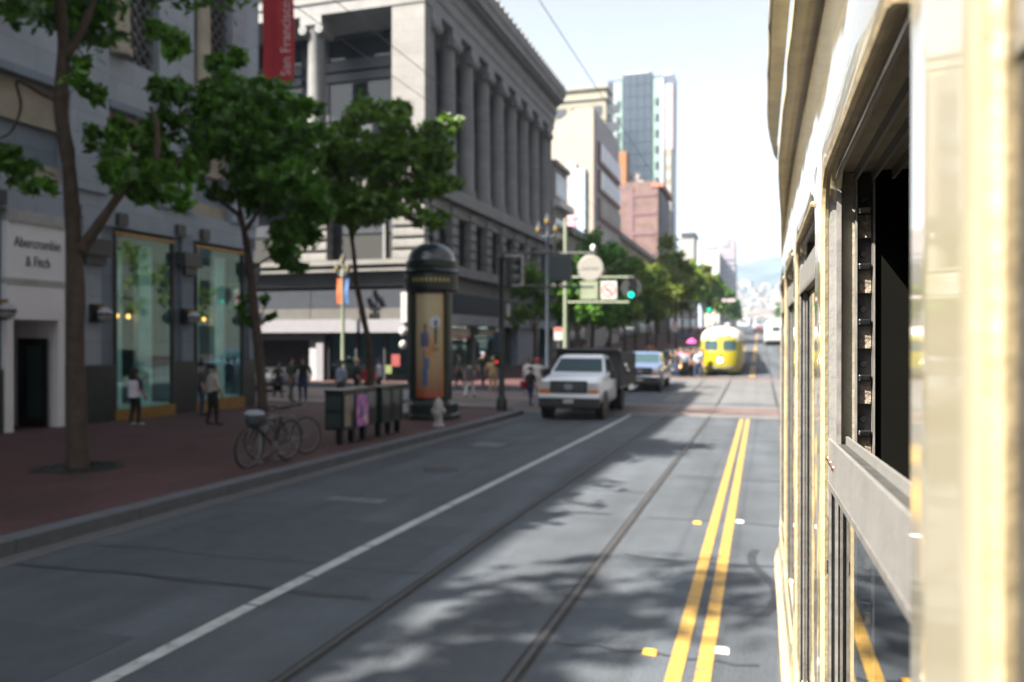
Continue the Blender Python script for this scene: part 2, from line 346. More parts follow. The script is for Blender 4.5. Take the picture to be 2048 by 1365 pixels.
# raised pavement markers
M_mark_y = mat('marker_yellow', (.75,.40,.05), .4, .1, 8); M_mark_w = mat('marker_white', (.75,.74,.7), .4, .1, 8)
for (px,py),m_,w in (((1300,1307),M_mark_y,'yellow'),((1445,1304),M_mark_w,'white'),((1395,1047),M_mark_y,'yellow'),((1480,1045),M_mark_w,'white')):
    p = on_ground(px,py); b = MB(); b.loft([[(sx*.05*k,sy*.05*k,z) for sx,sy in ((-1,-1),(1,-1),(1,1),(-1,1))] for k,z in ((1,0),(1,.008),(.6,.02))])
    o = b.build('pavement_marker', m_); o.location = (p.x,p.y,g(p.y)+.001)
    far = py < 1200
    tag(o, f'square {w} raised road marker beside the double yellow line, {"further up the block" if far else "close to the streetcar window"}', 'road marker', 'raised road markers')
# tar seams and asphalt patches: thin irregular ribbons
def ribbon(name, m, pts, w, dz):
    b = MB()
    for i in range(len(pts)-1):
        x0,y0 = pts[i]; x1,y1 = pts[i+1]; dx,dy = x1-x0,y1-y0; L = math.hypot(dx,dy) or 1; nx,ny = -dy/L*w/2, dx/L*w/2
        b.quad((x0-nx,y0-ny,g(y0)+dz),(x1-nx,y1-ny,g(y1)+dz),(x1+nx,y1+ny,g(y1)+dz),(x0+nx,y0+ny,g(y0)+dz))
    return struct(b.build(name, m))
for yy,xa,xb in ((5.9,-1.5,.0),(7.2,-7.2,-3.2),(8.55,-1.4,1.4),(6.35,-7.3,-3.3),(10.6,-1.4,1.5),(12.4,-3.0,-1.7),(14.2,-1.4,1.5),(17.2,-7,-4.5),(20.4,-1.4,1.4)):
    n = 9; pts = [(xa+(xb-xa)*i/n, yy+random.uniform(-.06,.06)) for i in range(n+1)]; ribbon('tar_seam', M_tar, pts, random.uniform(.03,.07), .0035)
pts = [(-.02+.12*math.sin(i*.7)-.03*i*0, 7.0+i*.28) for i in range(9)]
ribbon('tar_seam', M_tar, [(x+.05,y) for x,y in pts], .09, .0038)
M_patch = mat('asphalt_patch', (.042,.051,.064), .85, .2, 3)
for x0,x1,y0,y1 in ((-6.8,-5.4,16.6,18.4),(-6.9,-3.4,6.4,9.2),(-1.4,-.7,21.5,24.5),(-6.6,-4.6,2.2,5.0)):
    struct(sheet('asphalt_patch', M_patch, x0,x1,y0,y1,.0032))
M_faded = mat('faded_marking', (.1,.11,.12), .8, .3, 5)
struct(sheet('faded_marking', M_faded, -6.4,-5.7,17.2,18.0,.0052)); struct(sheet('faded_marking', M_faded, -6.1,-5.2,10.3,10.6,.0052))
# oily strip beside kerb is left to the material; utility cover
o = MB().lathe([(.33,0),(.33,.008),(.30,.010),(.0,.010)], 20).build('manhole_cover', M_rail); o.location = (-5.6, 13.6, g(13.6)+.002)
tag(o, 'round iron manhole cover set in the shaded kerbside lane', 'manhole cover')

# hills with houses
def hz(x, y):
    t = np.clip((y-1180)/1500, 0, 1); base = 17 + 205*t**1.2
    w = 16*np.sin(x/310+1.2)+11*np.sin(x/140+y/400)+7*np.sin(x/61+2+y/150)
    return base + w*t*1.3 + 6*t*np.sin(x/23+y/31)
xs = np.linspace(-2600,2600,131); yy_ = np.linspace(1170,2900,50)
b = MB(); 
for y in yy_:
    for x in xs: b.v.append((x,y,float(hz(x,y))- (3 if y < 1175 else 0)))
nx = len(xs); b.f = [(j*nx+i,j*nx+i+1,(j+1)*nx+i+1,(j+1)*nx+i) for j in range(len(yy_)-1) for i in range(nx-1)]
struct(b.build('hill', mat('hillside', (.055,.075,.08), .9, .45, .012, detail=8), smooth=True, recalc=False))
hm = [mat(f'house_{i}', c, .7, .1, .1) for i,c in enumerate([(.3,.29,.28),(.25,.25,.26),(.26,.23,.2),(.34,.34,.34)])]
M_roofd = mat('house_roof', (.2,.17,.15), .8, .2, .2)
hs = []
for m_ in hm:
    hs.append((MB().box(-6,6,-6,6,-6,8).mesh('wall', m_), MB().prism([(-6.6,8),(6.6,8),(0,11.5)],1,-6.5,6.5).mesh('roof', M_roofd), MB().box(-3.6,3.6,-6.08,-6.0,2,5.5).mesh('window', M_bronze)))
for k in range(110):
    y = 1230+900*random.random()**1.3; x = random.uniform(-.040,.034)*y
    h = thing('hillside_house', 'small pale house with pitched roof on the hazy hillside', 'house', (x,y,float(hz(x,y))), random.uniform(-.4,.4), 'houses on the far hill')
    s = random.uniform(.8,1.5); h.scale = (s*random.uniform(.8,1.5),s,s*random.uniform(.8,1.3)); a,r_,w_ = random.choice(hs); h['label'] = ['small warm white','small light grey','small tan','small bright white'][hs.index((a,r_,w_))]+' house with pitched roof on the hazy hillside'
    part('wall',a,h); part('roof',r_,h); part('window',w_,h)
# ---------------------------------------------------------------- department store on the left (shaded facade along the street)
FX = -17.3
B1 = thing('department_store', 'grey stone department store with tall gold-edged display windows and latticed upper windows', 'building', (FX,24.6,g(24.6)))
def B(parent, name, m, x0,x1,y0,y1,z0,z1): return MB().box(x0,x1,y0,y1,z0,z1).build(name, m, parent, world=True)
H1 = 20.7; z0 = -.6
Y1 = 24.75
B(B1,'core_wall',M_stone1,-60,-20.6,-80,Y1-.05,z0,H1-.02)
B(B1,'upper_wall',M_stone1,-20.6,FX-.45,-80,Y1-.02,5.45,H1-.01)
# ground floor piers between the openings
ops = [(14.72,16.42),(18.2,20.6),(21.6,24.1)]
edges = [-80]+[e for o in ops for e in o]+[Y1]
for i in range(0,len(edges),2):
    y0,y1 = edges[i],edges[i+1]
    B(B1,'pier',M_stone1,-20.6,FX-.2,y0,y1,z0,5.447)
    B(B1,'plinth',M_granite,-20.5,FX-.14,y0+.001,y1-.001 if i < 6 else y1+.03,z0,1.55)
    if y1-y0 < 3:   # raised pilaster strip with bracket block
        c = (y0+y1)/2; w = min(.5,(y1-y0)/2-.12)
        B(B1,'pilaster',M_stone1b if i == 2 else M_stone1,FX-.2,FX-.06,c-w*.62,c+w*.62,1.56,5.6)
        B(B1,'bracket_block',M_bronze,FX-.2,FX+.18,c-w,c+w,4.55,5.0)
        B(B1,'bracket_block',M_bronze,FX-.06,FX+.1,c-w*.7,c+w*.7,4.3,4.548)
# lintel course with small dark rosettes
B(B1,'string_course',M_stone1b,FX-.45,FX-.1,-80,Y1,5.452,6.3)
for yy in (14.5,16.7,18.35,20.75,21.9,24.3): B(B1,'rosette',M_bronze,FX-.1,FX+.04,yy-.17,yy+.17,5.5,5.85)
# tan panels, ledge, sill blocks
pil = [(12.6,14.35),(16.55,17.85),(19.8,21.35),(23.3,Y1+.02)]
for y0,y1 in pil: B(B1,'pilaster',M_stone1b,FX-.45,FX,y0,y1,6.302,H1-.3)
bays = [(5,12.6),(14.35,16.55),(17.85,19.8),(21.35,23.3)]
for y0,y1 in bays:
    B(B1,'tan_panel',M_beige,FX-.45,FX-.3,y0,y1,7.7,8.75)
    B(B1,'ledge',M_stone1,FX-.45,FX+.06,y0+.002,y1-.002,8.75,8.95)
    B(B1,'sill_block',M_stone1b,FX-.45,FX-.12,y0,y1,8.952,10.3)
    B(B1,'tan_panel',M_beige,FX-.45,FX-.3,y0,y1,6.302,6.75)
    for za,zb in ((10.3,14.4),(15.5,18.5)):
        w = B(B1,'upper_window',M_dark,FX-.44,FX-.40,y0+.05,y1-.05,za,zb)
        gl = MB().quad((FX-.36,y0+.05,za),(FX-.36,y1-.05,za),(FX-.36,y1-.05,zb),(FX-.36,y0+.05,zb)).build('pane', M_wingdark, w); gl.parent = w
        for v in gl.data.vertices: v.co -= B1.location
        # lattice grille
        b = MB(); n = 5
        st = (y1-y0-.1)/n
        k = za
        while k < zb-.01:
            for i in range(n):
                ya = y0+.05+i*st; za2 = k; zb2 = min(k+st*1.15,zb)
                b.tube([(FX-.27,ya,za2),(FX-.27,ya+st,zb2)],.035,4); b.tube([(FX-.22,ya+st,za2),(FX-.22,ya,zb2)],.035,4)
            k += st*1.15
        b.build('lattice_grille', mat('grille_grey',(.13,.135,.14),.6), B1, world=True)
        B(B1,'lintel',M_stone1b,FX-.45,FX-.1,y0,y1,zb,zb+1.08 if zb < 16 else H1-.32)
        c = y0+.42
        MB().lathe([(.34,za),(.34,za+.2),(.27,za+.25),(.24,zb-.4),(.33,zb-.2),(.33,zb)],14,(FX-.02,c,0)).build('half_column', M_beige, B1, world=True, smooth=True)
B(B1,'parapet',M_stone1b,FX-.6,FX+.15,-80,Y1+.1,H1-.3,H1)
# display windows
M_disp = mat('display_wall', (.62,.8,.8), .7, .2, 1.5); M_dispd = mat('display_dark', (.10,.16,.15), .7, .6, 1.0)
M_lampw = mat('lamp_glass', (.34,.34,.37), .25, .05, 5)
for y0,y1 in ops[1:]:
    gz = g(22)+.15
    B(B1,'display_back',M_dispd,-20.5,-20.2,y0,y1,gz,5.3)
    B(B1,'display_drape',M_disp,FX-.8,FX-.6,y1-1.0,y1-.45,gz+.42,5.1)
    B(B1,'display_drape',M_disp,FX-.95,FX-.8,y0+.75,y0+.95,gz+.42,4.9)
    B(B1,'display_floor',M_disp,-20.2,FX-.35,y0,y1,gz,gz+.42)
    B(B1,'orange_lit_base',M_gold,FX-.33,FX-.1,y0,y1,z0,gz+.36)  # plinth under orange light, the glow put into its gold colour
    w = B(B1,'shop_window',M_gold,FX-.28,FX-.12,y0,y1,5.25,5.34)
    MB().quad((FX-.2,y0,gz+.36),(FX-.2,y1,gz+.36),(FX-.2,y1,5.25),(FX-.2,y0,5.25)).build('pane', M_winglass, B1, world=True)
    for kk in range(3): MB().ellip((FX-.55-.25*kk,y0+.5+.7*kk,2.95),(.06,.06,.07),10,7).build('display_lamp', mat('warm_lamp',(1,.45,.1),.4,0,emit=.9), B1, world=True, smooth=True)
    B(B1,'window_frame',M_bronze,FX-.27,FX-.13,y0,y0+.07,gz+.36,5.25); B(B1,'window_frame',M_bronze,FX-.27,FX-.13,y1-.07,y1,gz+.36,5.25)
# shop entrance: white portal with sign, dark open doorway
y0,y1 = ops[0]; gz = g(16)+.15
B(B1,'doorway_back',M_dark,-20.5,-20.2,y0,y1,gz,2.8)
B(B1,'portal_panel',M_wpanel,-19.6,FX-.06,y0+.002,y1-.002,2.76,3.62)
B(B1,'portal_moulding',mat('putty',(.36,.36,.36),.6),FX-.3,FX-.04,y0+.004,y1-.004,3.622,3.77)
pn = B(B1,'sign_panel',M_wpanel,-19.6,FX-.05,y0+.002,y1-.002,3.772,5.15)
B(B1,'portal_moulding',MATS['putty'],-19.6,FX-.0,y0+.004,y1-.004,5.152,5.44)
for a,b_ in ((y0+.003,y0+.2),(y1-.2,y1-.003)): B(B1,'portal_jamb',M_wpanel,-19.6,FX-.065,a,b_,gz,2.757)
B(B1,'door_leaf',M_black,FX-1.3,FX-.35,y1-.32,y1-.26,gz,2.3); B(B1,'door_glass',M_winglass,FX-1.15,FX-.5,y1-.33,y1-.322,gz+.25,2.1)
M_letter = mat('sign_letter_dark', (.05,.05,.07), .6, .05)
for t_,z_,w_ in (('Abercrombie',4.66,.37),('& Fitch',4.2,.37)):
    me = text_mesh(t_, w_, M_letter, .006, sx=.68); o = part('lettering', me, B1, Vector((FX-.042,15.6,z_))-B1.location, (R(90),0,R(90)))
# street wall lamps: round globes with a band
for yy in (14.45,17.4,20.95,24.45):
    lp = thing('wall_lamp', {14.45:'round white banded wall lamp left of the white shop entrance',17.4:'round white banded wall lamp between shop entrance and first display window',20.95:'round white banded wall lamp between the two display windows',24.45:'round white banded wall lamp at the store corner beyond the windows'}[yy], 'wall lamp', (FX-.02,yy,2.95), group='wall lamps on the store')
    MB().box(-.04,.1,-.2,.2,-.22,.28).build('back_plate', M_black, lp)
    MB().ellip((.3,0,0),(.2,.2,.2),14,10).build('globe', M_lampw, lp, smooth=True)
    MB().lathe([(.206,-.03),(.212,0),(.206,.03)],16,(.3,0,0)).build('band', M_black, lp); MB().box(.08,.32,-.03,.03,.17,.26).build('arm', M_gold, lp)
# red vertical banner at the store corner
bz0, bz1 = at_x(560,181,FX+.7).z, 19.6
bn = thing('banner', 'tall red vertical banner with white lettering hung on the store corner', 'banner', (FX+.02,24.3,bz0))
xa, xb = at_y(525,100,24.3).x, at_y(587,100,24.3).x
b = MB(); n = 14
for i in range(n+1):
    for k in range(5):
        x = xa+(xb-xa)*k/4; b.v.append((x,24.3+.05*math.sin(i*.8)+.04*math.sin(k*1.6+i*.3),bz0+(bz1-bz0)*i/n))
b.f = [(i*5+k,i*5+k+1,(i+1)*5+k+1,(i+1)*5+k) for i in range(n) for k in range(4)]
cl_ = b.build('cloth', mat('banner_red',(.36,.02,.03),.7,.08,2), bn, world=True, recalc=False); cl_.modifiers.new('thick','SOLIDIFY').thickness = .01
me = text_mesh('San Francisco Centre', .56, mat('banner_text',(.55,.42,.42),.7,.05), .004, 'LEFT', sx=.86)
part('lettering', me, bn, (xb-.2-bn.location.x, -.13, .15), (R(90),R(-90),0))
MB().tube([(FX-.3,24.34,bz0-.02),(xb+.05,24.34,bz0-.02)],.03,6).build('pole', M_black, bn, world=True)

# ---------------------------------------------------------------- colonnaded building beyond the cross street
Y2, Y2e, X2w = 39.7, 67.5, -46.0
B2 = thing('colonnaded_building', 'pale stone building with a giant order of columns and heavy cornice', 'building', (FX,Y2,g(Y2)))
def C(*a): return B(B2,*a)
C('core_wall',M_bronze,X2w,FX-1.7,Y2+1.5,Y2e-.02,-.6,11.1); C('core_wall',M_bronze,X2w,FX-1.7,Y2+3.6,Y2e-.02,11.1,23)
# ground storey along the side
C('ground_wall',M_stone2d,FX-1.7,FX-.35,Y2+1.0,Y2e,4.9,6.0)
C('sign_band',M_slate,FX-.35,FX-.05,Y2+.4,Y2e,3.75,5.0)
C('awning_fascia',mat('fascia_grey',(.25,.26,.29),.6),FX-.35,FX+.25,Y2+.6,Y2e,3.1,3.72)
for a,b_ in ((57,61.2),): C('grey_pier',mat('blue_grey_panel',(.23,.26,.31),.6),FX-1.7,FX+.02,a,b_,-.5,3.74)
for a,b_ in ((Y2+1.2,44.2),(44.6,48.6),(49,52.8),(53.2,56.8),(61.4,64),(64.4,67.3)):
    w = C('shop_window',M_bronze,FX-1.0,FX-.62,a,b_,-.3,.55); MB().quad((FX-.7,a,.5),(FX-.7,b_,.5),(FX-.7,b_,3.1),(FX-.7,a,3.1)).build('pane', M_winglass, B2, world=True)
    C('mullion',M_stone2d,FX-1.0,FX-.45,b_,b_+.4,-.5,3.1)
M_redsign = mat('shop_red',(.45,.05,.04),.5); M_cyan = mat('shop_cyan',(.05,.25,.4),.5)
C('shop_sign',mat('shop_white',(.6,.57,.5),.5),FX-.5,FX-.3,44.4,47.6,2.45,2.95); C('shop_sign',mat('shop_white2',(.5,.5,.46),.5),FX-.5,FX-.3,49.4,52.5,2.45,2.9)
C('shop_sign',M_redsign,FX-.52,FX-.28,44.4,47.6,2.28,2.43); C('shop_sign',M_cyan,FX-.5,FX-.3,51,53,2.2,2.4)
# ground storey on the front (facing the cross street)
C('ground_wall',M_stone2d,X2w,FX-.35,Y2+.35,Y2+1.5,5.2,6.0)
C('corner_pier',M_stone2d,FX-.9,FX-.05,Y2+.05,Y2+.9,-.6,5.9)
for i in range(9):
    x1 = FX-.95-i*3.1; C('slate_sign_panel',M_slate,x1-3.06,x1,Y2+.2,Y2+.5,4.0,5.0); C('metal_panel',mat('warm_grey_panel',(.085,.083,.08),.5,.1,2),x1-3.06,x1,Y2+.15,Y2+.5,3.36,3.98)
C('white_fascia',mat('fascia_white',(.2,.2,.225),.5,.06),X2w,FX-.02,Y2-.5,Y2+.4,2.62,3.34)
xp = at_y(648,700,Y2).x
C('portal_lintel',MATS['fascia_white'],X2w,xp,Y2-.1,Y2+.5,2.2,2.55); C('portal_jamb',MATS['fascia_white'],xp-.45,xp,Y2-.1,Y2+.5,-.3,2.198)
C('portal_reveal',mat('reveal_grey',(.3,.3,.33),.6),xp-1.0,xp-.47,Y2+.1,Y2+.9,-.1,2.19)
C('low_wall',M_granite,X2w,xp-.9,Y2+.3,Y2+.5,-.3,.6)
for k in range(3):
    xk = xp+.15+k*1.75; C('shop_window',M_bronze,xk,xk+.1,Y2+.1,Y2+.35,-.3,2.6); MB().quad((xk+.1,Y2+.3,.1),(xk+1.75,Y2+.3,.1),(xk+1.75,Y2+.3,2.6),(xk+.1,Y2+.3,2.6)).build('pane', M_winglass, B2, world=True)
q = at_y(792,722,Y2+.1); C('shop_sign',mat('sign_rose',(.2,.045,.045),.5),q.x-.25,q.x+.25,Y2+.05,Y2+.08,q.z-.3,q.z+.35)
q = at_y(780,740,Y2+.1); C('shop_sign',mat('sign_lime',(.14,.18,.07),.5),q.x-.25,q.x+.12,Y2+.05,Y2+.08,q.z-.2,q.z+.25)
q = at_y(809,615,Y2-.6); C('corner_blade_sign',mat('sign_white',(.4,.4,.39),.5),q.x-.16,q.x+.16,Y2-.7,Y2-.55,q.z-.8,q.z+.8)
for yp in (664,690):
    q = at_y(806,yp,Y2-.6); MB().ellip((q.x,Y2-.6,q.z),(.2,.2,.24),12,8).build('globe_lamp', MATS['sign_white'], B2, world=True, smooth=True)
# first ledge
C('ledge',M_stone2,X2w,FX+.05,Y2-.25,Y2+1.4,6.0,6.35); C('ledge',M_stone2,X2w,FX+.18,Y2-.4,Y2+1.4,6.352,6.62)
C('ledge',M_stone2d,FX-1.65,FX+.22,Y2+1.402,Y2e,6.0,6.6)
# rusticated second storey
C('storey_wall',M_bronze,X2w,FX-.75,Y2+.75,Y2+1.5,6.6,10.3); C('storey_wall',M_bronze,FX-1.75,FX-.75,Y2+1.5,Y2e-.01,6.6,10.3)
cols = [41.3+3.15*k for k in range(9)]
blk = MB().bevbox(-.28,.28,-.5,.5,0,.5,.07).mesh('stone_block', M_stone2d); blk2 = MB().box(-.2,.2,-.44,.44,0,.1).mesh('stone_block', M_stone2d)
for yc in cols:
    for k in range(6): part('stone_block', blk, B2, Vector((FX-.32,yc,6.62+k*.6))-B2.location); part('stone_block', blk2, B2, Vector((FX-.4,yc,6.62+k*.6+.5))-B2.location)
for k,yc in enumerate(cols[:-1]):
    w = C('window',M_slate,FX-.74,FX-.68,yc+.6,yc+2.55,6.7,9.6); C('lintel',M_stone2d,FX-.7,FX-.18,yc+.5,yc+2.65,9.6,10.28)
    C('window_mullion',M_bronze,FX-.68,FX-.6,yc+1.5,yc+1.64,6.7,9.6)
fb = MB().bevbox(-.97,.97,-.45,.45,0,.46,.08).mesh('stone_band', M_stone2); fb2 = MB().box(-.9,.9,-.36,.36,0,.15).mesh('stone_band', M_stone2d)
fpx = [FX-.98]+[-24.25-7.0*k for k in range(4)]
for xc in fpx:
    for k in range(6): part('stone_band', fb, B2, Vector((xc,Y2+.45,6.64+k*.61))-B2.location); part('stone_band', fb2, B2, Vector((xc,Y2+.5,6.64+k*.61+.46))-B2.location)
for xa_,xb_ in ((-23.2,-19.3),(-30.2,-25.3)):
    C('window',M_slate,xa_,xb_,Y2+.66,Y2+.74,8.2,10.1); C('window',M_dark,xa_,xb_,Y2+.67,Y2+.74,6.7,8.1); C('window_mullion',M_stone2d,xb_-.75,xb_-.6,Y2+.5,Y2+.7,6.65,10.1)
# ledge under the colonnade
C('column_ledge',M_stone2d,FX-1.7,FX+.25,Y2+1.0,Y2e,10.3,10.75); C('column_ledge',M_stone2d,FX-1.7,FX+.08,Y2+1.0,Y2e,10.752,11.15)
C('column_ledge',M_stone2,X2w,FX+.27,Y2-.3,Y2+1.6,10.302,11.17)
# columns
colm = MB().lathe([(.68,11.15),(.68,11.45),(.62,11.5),(.62,11.65),(.56,11.75),(.545,14.5),(.47,19.55),(.52,19.65),(.56,19.85),(.62,20.0)],20).box(-.68,.68,-.68,.68,20.0,20.5).mesh('column', M_stone2d, smooth=True)
vol = MB().lathe([(.26,-.7),(.3,-.6),(.3,.6),(.26,.7)],12,(0,0,19.75),axis=1).lathe([(.05,-.74),(.05,.74)],8,(0,0,19.75),axis=1).mesh('capital_scroll', M_stone2d)
def column(x,y,m_=None):
    o = part('column', colm, B2, Vector((x,y,0))-B2.location)
    for s in (-.52,.52): part('capital_scroll', vol, o, (s,0,0))
for yc in cols: column(FX-.62,yc)
for xc in (-24.25,-31.2,-38.2):
    column(xc,Y2+.6)
C('corner_pillar',M_stone2,FX-1.95,FX,Y2,Y2+.9,11.17,20.5)
C('end_pillar',M_stone2d,FX-1.6,FX-.1,Y2e-.55,Y2e,11.152,20.5)
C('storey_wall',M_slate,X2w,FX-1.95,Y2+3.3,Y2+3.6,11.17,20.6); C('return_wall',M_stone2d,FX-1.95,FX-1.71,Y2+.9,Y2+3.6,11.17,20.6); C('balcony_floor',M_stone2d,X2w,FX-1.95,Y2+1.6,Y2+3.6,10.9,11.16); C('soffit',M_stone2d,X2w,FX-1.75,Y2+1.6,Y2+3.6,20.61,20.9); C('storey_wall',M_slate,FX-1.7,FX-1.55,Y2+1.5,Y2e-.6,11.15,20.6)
for xa_,xb_ in ((-26.4,-19.5),(-33.4,-26.8)):
    for za,zb in ((11.4,13.6),(15.4,17.7),(19.0,20.4)):
        w = C('window',M_bronze,xa_,xb_,Y2+3.22,Y2+3.3,za,zb); MB().quad((xa_+.1,Y2+3.2,za+.1),(xb_-.1,Y2+3.2,za+.1),(xb_-.1,Y2+3.2,zb-.1),(xa_+.1,Y2+3.2,zb-.1)).build('pane', M_wingdark, B2, world=True)
        for f_ in (.2,.82): C('window_mullion',M_slate,xa_+(xb_-xa_)*f_-.08,xa_+(xb_-xa_)*f_+.08,Y2+3.1,Y2+3.19,za,zb)
    C('spandrel',M_slate,xa_,xb_,Y2+3.05,Y2+3.29,17.75,18.2); C('spandrel',M_slate,xa_,xb_,Y2+3.1,Y2+3.28,18.4,18.95)
for yc in cols[:-1]:
    for za,zb in ((11.6,14.4),(15.2,20.2)):
        C('window',M_wingdark,FX-1.55,FX-1.5,yc+.75,yc+2.4,za,zb)
# entablature and cornice, mitred at the corner: profile swept round
prof = [(0,20.5),(.06,20.5),(.06,21.15),(.14,21.15),(.14,21.75),(.32,21.95),(.32,22.45),(.62,22.7),(.95,22.78),(.95,23.15),(1.1,23.35),(1.18,23.9),(0,24.0)]
b = MB(); secs = []
for kind in range(3):
    s_ = []
    for o_,z_ in prof:
        if kind == 0: s_.append((X2w,Y2-o_,z_))
        elif kind == 1: s_.append((FX+o_,Y2-o_,z_))
        else: s_.append((FX+o_,Y2e+.3,z_))
    secs.append(s_)
b.loft(secs).build('cornice', M_stone2d, B2, world=True)
C('entablature_back',M_stone2d,X2w,FX-.01,Y2+.01,Y2+1.6,20.502,23.9); C('entablature_back',M_stone2d,FX-1.75,FX-.012,Y2+1.6,Y2e+.28,20.501,23.88)
C('roof',M_bronze,X2w,FX-1.7,Y2+1.6,Y2e,23,23.6)
am = MB().prism([(-.2,0),(.2,0),(.22,.2),(.1,.42),(-.1,.42),(-.22,.2)],0,-.1,.1).mesh('antefix', M_stone2d)
yk = Y2-.9
while yk < Y2e+.2: part('antefix', am, B2, Vector((FX+.98,yk,23.9))-B2.location); yk += .95
dn = MB().box(-.22,.22,-.16,.16,0,.22).mesh('dentil', M_stone2d); yk = Y2+.2
while yk < Y2e: part('dentil', dn, B2, Vector((FX+.5,yk,22.5))-B2.location); yk += .62

# ---------------------------------------------------------------- buildings further along
M_grey3 = mat('grey_stucco',(.22,.215,.21),.8,.15,.5); M_cream = mat('cream_stucco',(.26,.235,.205),.8,.08,.3); M_cream2 = mat('pale_grey_stucco',(.34,.34,.36),.8,.08,.3)
p = thing('narrow_building', 'narrow grey stone building with dark cornice squeezed beside the colonnaded one', 'building', (FX,70,g(70)))
B(p,'wall',M_grey3,-40,FX-.05,Y2e+.4,73.2,-.5,17.6); B(p,'cornice',mat('white_trim',(.55,.55,.55),.7),-40,FX+.6,Y2e+.42,73.4,13.9,14.5); B(p,'parapet',M_grey3,-40,FX+.25,Y2e+.41,73.3,17.6,18.0)
for za,zb in ((4.5,7.4),(9,13),(15,17)): B(p,'window',M_wingdark,FX-.06,FX+.02,68.6,72.6,za,zb)
p = thing('cream_building', 'tall cream building with four wide framed window bands on its street side', 'building', (FX,85,g(85)))
yA, yB = yx(1187,FX), yx(1236,FX); zt = at_x(1187,215,FX).z; gA = 0
xl = at_y(1108,300,yA).x
xcut = at_y(1150,215,yA).x
MB().prism([(-45,-.5),(FX,-.5),(FX,zt),(xcut,zt),(at_y(1108,250,yA).x,at_y(1108,250,yA).z),(-45,at_y(1108,250,yA).z)],1,yA,yB).build('wall', M_cream, p, world=True)
B(p,'side_wall',M_cream2,FX,FX+.12,yA+.25,yB,0,zt-.3)
for k in range(5):
    y_top = 288+54.5*k; z1_ = at_x(1200,y_top+8,FX).z; z0_ = at_x(1200,y_top+40,FX).z
    f = B(p,'window_frame',mat('maroon_frame',(.2,.1,.1),.6),FX+.12,FX+.4,yA+1.6,yB-.4,z0_-.35,z1_+.2)
    B(p,'window',mat('pale_blind',(.55,.6,.7),.4,.1,.4) if k < 2 else M_cream2,FX+.4,FX+.46,yA+2.2,yB-.6,z0_,z1_+.1)
    for j in range(1,5): B(p,'mullion',MATS['white_trim'],FX+.46,FX+.52,yA+2.2+(yB-yA-2.8)*j/5-.06,yA+2.2+(yB-yA-2.8)*j/5+.06,z0_,z1_+.1)
x0_,x1_ = at_y(1153,400,yA-.3).x, at_y(1170,400,yA-.3).x
B(p,'glazed_strip',mat('blue_grey_strip',(.28,.36,.48),.4,.1,.5),x0_,x1_,yA-.35,yA,2,at_y(1160,338,yA).z)
x0_,x1_ = at_y(1131,400,yA-.3).x, at_y(1152,400,yA-.3).x
B(p,'white_panel',mat('white_wall',(.3,.285,.29),.6,.05,.3),x0_,x1_,yA-.33,yA,2,at_y(1140,328,yA).z); q = at_y(1140,455,yA-.4); B(p,'pink_poster',mat('pink_print',(.7,.3,.42),.6),q.x-.45,q.x+.5,yA-.42,yA-.34,q.z-1.2,q.z+1.2)
# beige tower
Yt = 232
p = thing('beige_tower', 'broad beige tower with rows of small windows behind the cream building', 'building', (-50,Yt,g(Yt)))
xa_,xb_ = at_y(1090,200,Yt).x, at_y(1212,200,Yt).x; zt = at_y(1160,178,Yt).z
M_bt = mat('beige_tower',(.2,.19,.145),.8,.1,.1); B(p,'wall',M_bt,xa_,xb_,Yt,Yt+8,-1,zt); B(p,'cornice',mat('beige_band',(.22,.21,.17),.8),xa_-.4,xb_+.4,Yt-.5,Yt+8.1,zt-3.6,zt-2.6); B(p,'cornice',MATS['beige_band'],xa_-.6,xb_+.6,Yt-.7,Yt+8.2,zt-.6,zt)
wm = MB().box(-1.9,1.9,-.15,.1,-1.3,1.3).mesh('window', M_slate)
for r_ in range(9):
    for c_ in range(4): part('window', wm, p, Vector((xa_+4.6+c_*5.4,Yt-.02,zt-7-r_*5.2))-p.location)
    B(p,'floor_band',MATS['beige_band'],xa_-.1,xb_+.1,Yt-.25,Yt,zt-9.9-r_*5.2,zt-9.4-r_*5.2)
# glass tower
Yg = 262
p = thing('glass_tower', 'dark blue glass tower with pale green window strips at its corners', 'building', (-37,Yg,g(Yg)))
GX = lambda px: at_y(px,300,Yg).x
zt = at_y(1260,150,Yg).z; M_curt = mat('curtain_wall',(.03,.045,.065),.35,.12,.08,coat=.3); M_curt2 = mat('curtain_wall_light',(.075,.095,.13),.35,.1,.08); M_mint = mat('mint_strip',(.17,.27,.235),.5,.12,.1); M_pw = mat('tower_white',(.28,.30,.33),.6,.08,.1)
B(p,'wall',M_curt2,GX(1215),GX(1348),Yg+.6,Yg+9,-1,zt-1.2)
cw = MB()
npan = 8; xs_ = np.linspace(GX(1246),GX(1304),npan+1); zs_ = np.linspace(6,zt,23)
pm = MB().box(0,1,-.2,.15,0,1).mesh('curtain_panel', M_curt)
for i in range(4):
    for j in range(len(zs_)-1):
        xa_,xb_ = xs_[2*i],xs_[2*i+2]; part('curtain_panel', pm, p, Vector((xa_+.06,Yg,zs_[j]+.06))-p.location, (0,0,0), (xb_-xa_-.12,1,zs_[j+1]-zs_[j]-.12))
B(p,'curtain_wall',M_curt,GX(1245),GX(1305),Yg+.16,Yg+.62,-1,zt)
B(p,'roof_cap',M_pw,GX(1248),GX(1296),Yg+.5,Yg+8,zt,zt+.9)
for pa,pb,m_ in ((1216,1226,M_curt),(1227,1231,M_pw),(1232,1244,M_mint),(1306,1318,M_mint),(1319,1327,M_pw)): B(p,'corner_strip',m_,GX(pa),GX(pb),Yg+.1,Yg+.61,-1,zt-2)
